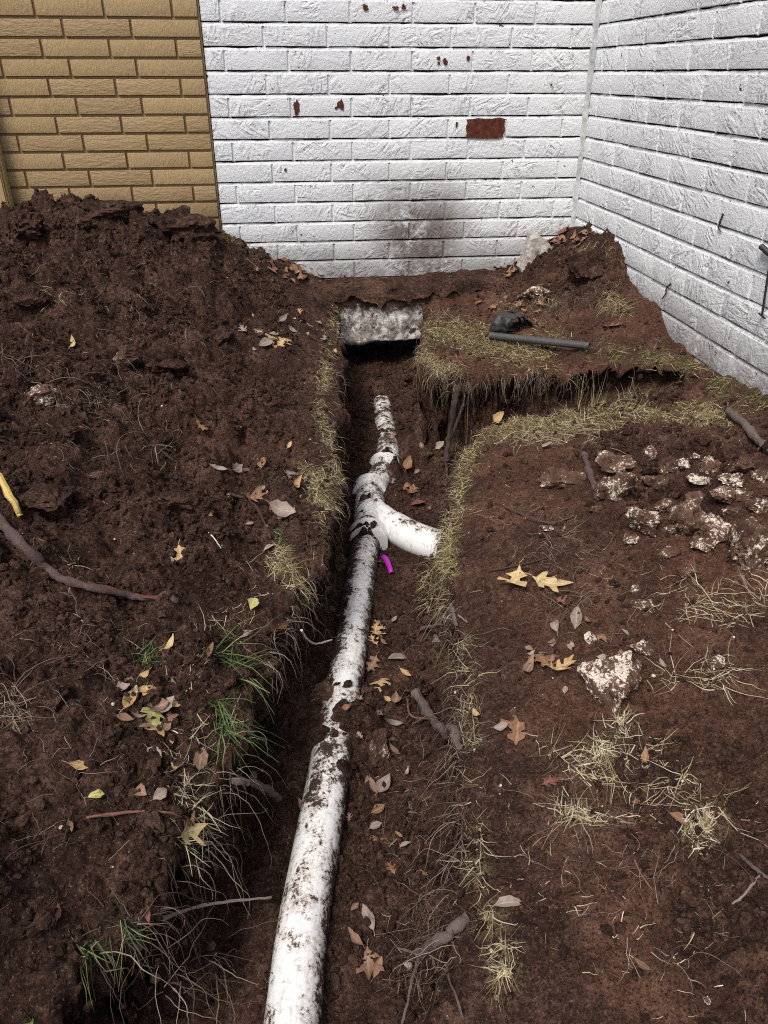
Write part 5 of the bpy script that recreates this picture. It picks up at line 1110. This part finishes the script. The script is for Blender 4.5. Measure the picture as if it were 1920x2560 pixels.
roots(rt_, [(850, 1350), (880, 1600), (870, 1900), (900, 2150)], 40, 160, (.02, .10), (0, 0, .05), .1, (.0004, .0009))
roots(rt_, [(20, 1480), (30, 1560)], 14, 26, (.06, .14), (.2, -.4, .1), .1, (.0006, .0012), ROOTC * 1.6)
roots(rt_, [(0, 760), (140, 850), (260, 900)], 40, 60, (.05, .16), (.3, -.3, .1), .08, (.0006, .0013))
tag(rt_.build('fine_roots'), 'tangle of fine brown roots hanging from the cut soil banks', 'roots', kind='stuff')

# ------------------------------------------------------------------ loose crumbs and pebbles (instanced grains)
def grains(name, n_try, size, weight, mat, label, cat, seed, aspect=.8, variants=4, sub=2, amp=.55):
    rg = np.random.default_rng(seed); x = rg.uniform(-1.45, XR - .01, n_try); y = rg.uniform(.3, YB - .01, n_try); keep = rg.random(n_try) < weight(x, y); x = x[keep]; y = y[keep]; z = Hz(x, y)
    me = bpy.data.meshes.new(name); me.vertices.add(len(x)); s_ = size[0] * (size[1] / size[0]) ** (rg.random(len(x)) ** 2.2)
    me.vertices.foreach_set('co', np.stack([x, y, z + s_ * .25], 1).astype(np.float32).ravel())
    fattr(me, 'grain', s_); a = me.attributes.new('turn', 'FLOAT_VECTOR', 'POINT'); a.data.foreach_set('vector', rg.uniform(0, 6.28, (len(x), 3)).astype(np.float32).ravel()); fattr(me, 'pick', rg.integers(0, variants, len(x)))
    o = link(name, me, mat); t = bpy.data.node_groups.new(name, 'GeometryNodeTree'); t.is_modifier = True
    t.interface.new_socket('Geometry', in_out='INPUT', socket_type='NodeSocketGeometry'); t.interface.new_socket('Geometry', in_out='OUTPUT', socket_type='NodeSocketGeometry')
    N = t.nodes.new; lk = t.links.new; gi = N('NodeGroupInput'); go = N('NodeGroupOutput'); g2i = N('GeometryNodeGeometryToInstance')
    for i in range(variants):
        ico = N('GeometryNodeMeshIcoSphere'); ico.inputs['Subdivisions'].default_value = sub; ico.inputs['Radius'].default_value = 1.0
        sp = N('GeometryNodeSetPosition'); nz = N('ShaderNodeTexNoise'); nz.noise_dimensions = '4D'; nz.inputs['W'].default_value = i * 9.3 + seed; nz.inputs['Scale'].default_value = 1.3; nz.inputs['Detail'].default_value = 3
        ps = N('GeometryNodeInputPosition'); lk(ps.outputs[0], nz.inputs['Vector']); sb = N('ShaderNodeVectorMath'); sb.operation = 'SUBTRACT'; lk(nz.outputs['Color'], sb.inputs[0]); sb.inputs[1].default_value = (.5, .5, .5)
        sc = N('ShaderNodeVectorMath'); sc.operation = 'SCALE'; sc.inputs['Scale'].default_value = amp * 3; lk(sb.outputs[0], sc.inputs[0]); lk(ico.outputs['Mesh'], sp.inputs['Geometry']); lk(sc.outputs[0], sp.inputs['Offset'])
        sm = N('GeometryNodeSetMaterial'); sm.inputs['Material'].default_value = mat; lk(sp.outputs[0], sm.inputs[0]); tr = N('GeometryNodeTransform'); tr.inputs['Scale'].default_value = (1, 1, aspect); lk(sm.outputs[0], tr.inputs[0]); lk(tr.outputs[0], g2i.inputs[0])
    def named(nm, ty):
        q = N('GeometryNodeInputNamedAttribute'); q.data_type = ty; q.inputs['Name'].default_value = nm; return q.outputs[0]
    m2p = N('GeometryNodeMeshToPoints'); lk(gi.outputs[0], m2p.inputs[0]); ip = N('GeometryNodeInstanceOnPoints'); lk(m2p.outputs[0], ip.inputs['Points']); lk(g2i.outputs[0], ip.inputs['Instance']); ip.inputs['Pick Instance'].default_value = True
    lk(named('pick', 'FLOAT'), ip.inputs['Instance Index']); lk(named('turn', 'FLOAT_VECTOR'), ip.inputs['Rotation']); lk(named('grain', 'FLOAT'), ip.inputs['Scale']); lk(ip.outputs[0], go.inputs[0])
    md = o.modifiers.new('grains', 'NODES'); md.node_group = t
    return tag(o, label, cat, kind='stuff')
def w_crumb(x, y):
    r = samp(GR, x, y); m = samp(GM, x, y); n = fbm(x, y, 6, 3, 200)
    return np.clip((sstep(.25, .9, r) * (1 - m) + .45 * m) * (.45 + 1.5 * n), .05, 1)
grains('soil_crumbs', 260000, (.0015, .0095), w_crumb, M['crumb'], 'loose brown soil crumbs covering the dug ground', 'soil crumbs', 5, .75, 6, 2, .8)
grains('soil_lumps', 5200, (.008, .021), lambda x, y: w_crumb(x, y) ** 2 * .8, M['crumb'], 'fist small soil lumps lying on the dug ground', 'soil lumps', 6, .7, 6, 3, .85)
grains('pebbles', 2600, (.0012, .0042), lambda x, y: np.clip(.22 + .6 * np.exp(-(((x - .95) / .3) ** 2 + ((y - 1.4) / .4) ** 2)), 0, 1) * (1 - .6 * samp(GM, x, y)), M['rock_white'], 'scattered tiny white pebbles in the soil', 'pebbles', 8, .8, 3, 2, .4)

# ------------------------------------------------------------------ thatch between the grass roots, as part of the soil surface
def thatch():
    p = np.concatenate(TURF); xe = np.arange(-1.5, 1.42, .012); ye = np.arange(.3, 3.6, .012); h, _, _ = np.histogram2d(p[:, 1], p[:, 0], [ye, xe])
    for _ in range(2):
        h = (np.roll(h, 1, 0) + np.roll(h, -1, 0) + 2 * h) / 4; h = (np.roll(h, 1, 1) + np.roll(h, -1, 1) + 2 * h) / 4
    me = bpy.data.objects['ground'].data; co = np.empty(len(me.vertices) * 3, np.float32); me.vertices.foreach_get('co', co); co = co.reshape(-1, 3)
    i = np.clip(((co[:, 0] + 1.5) / .012).astype(int), 0, len(xe) - 2); j = np.clip(((co[:, 1] - .3) / .012).astype(int), 0, len(ye) - 2)
    nr = np.empty(len(me.vertices) * 3, np.float32); me.vertex_normals.foreach_get('vector', nr); t = np.clip((h[j, i] - .5) / 2.0, 0, .75) * sstep(.35, .8, nr.reshape(-1, 3)[:, 2]); t[(co[:, 1] < .3) | (co[:, 0] < -1.49)] = 0; fattr(me, 'thatch', t)
thatch()
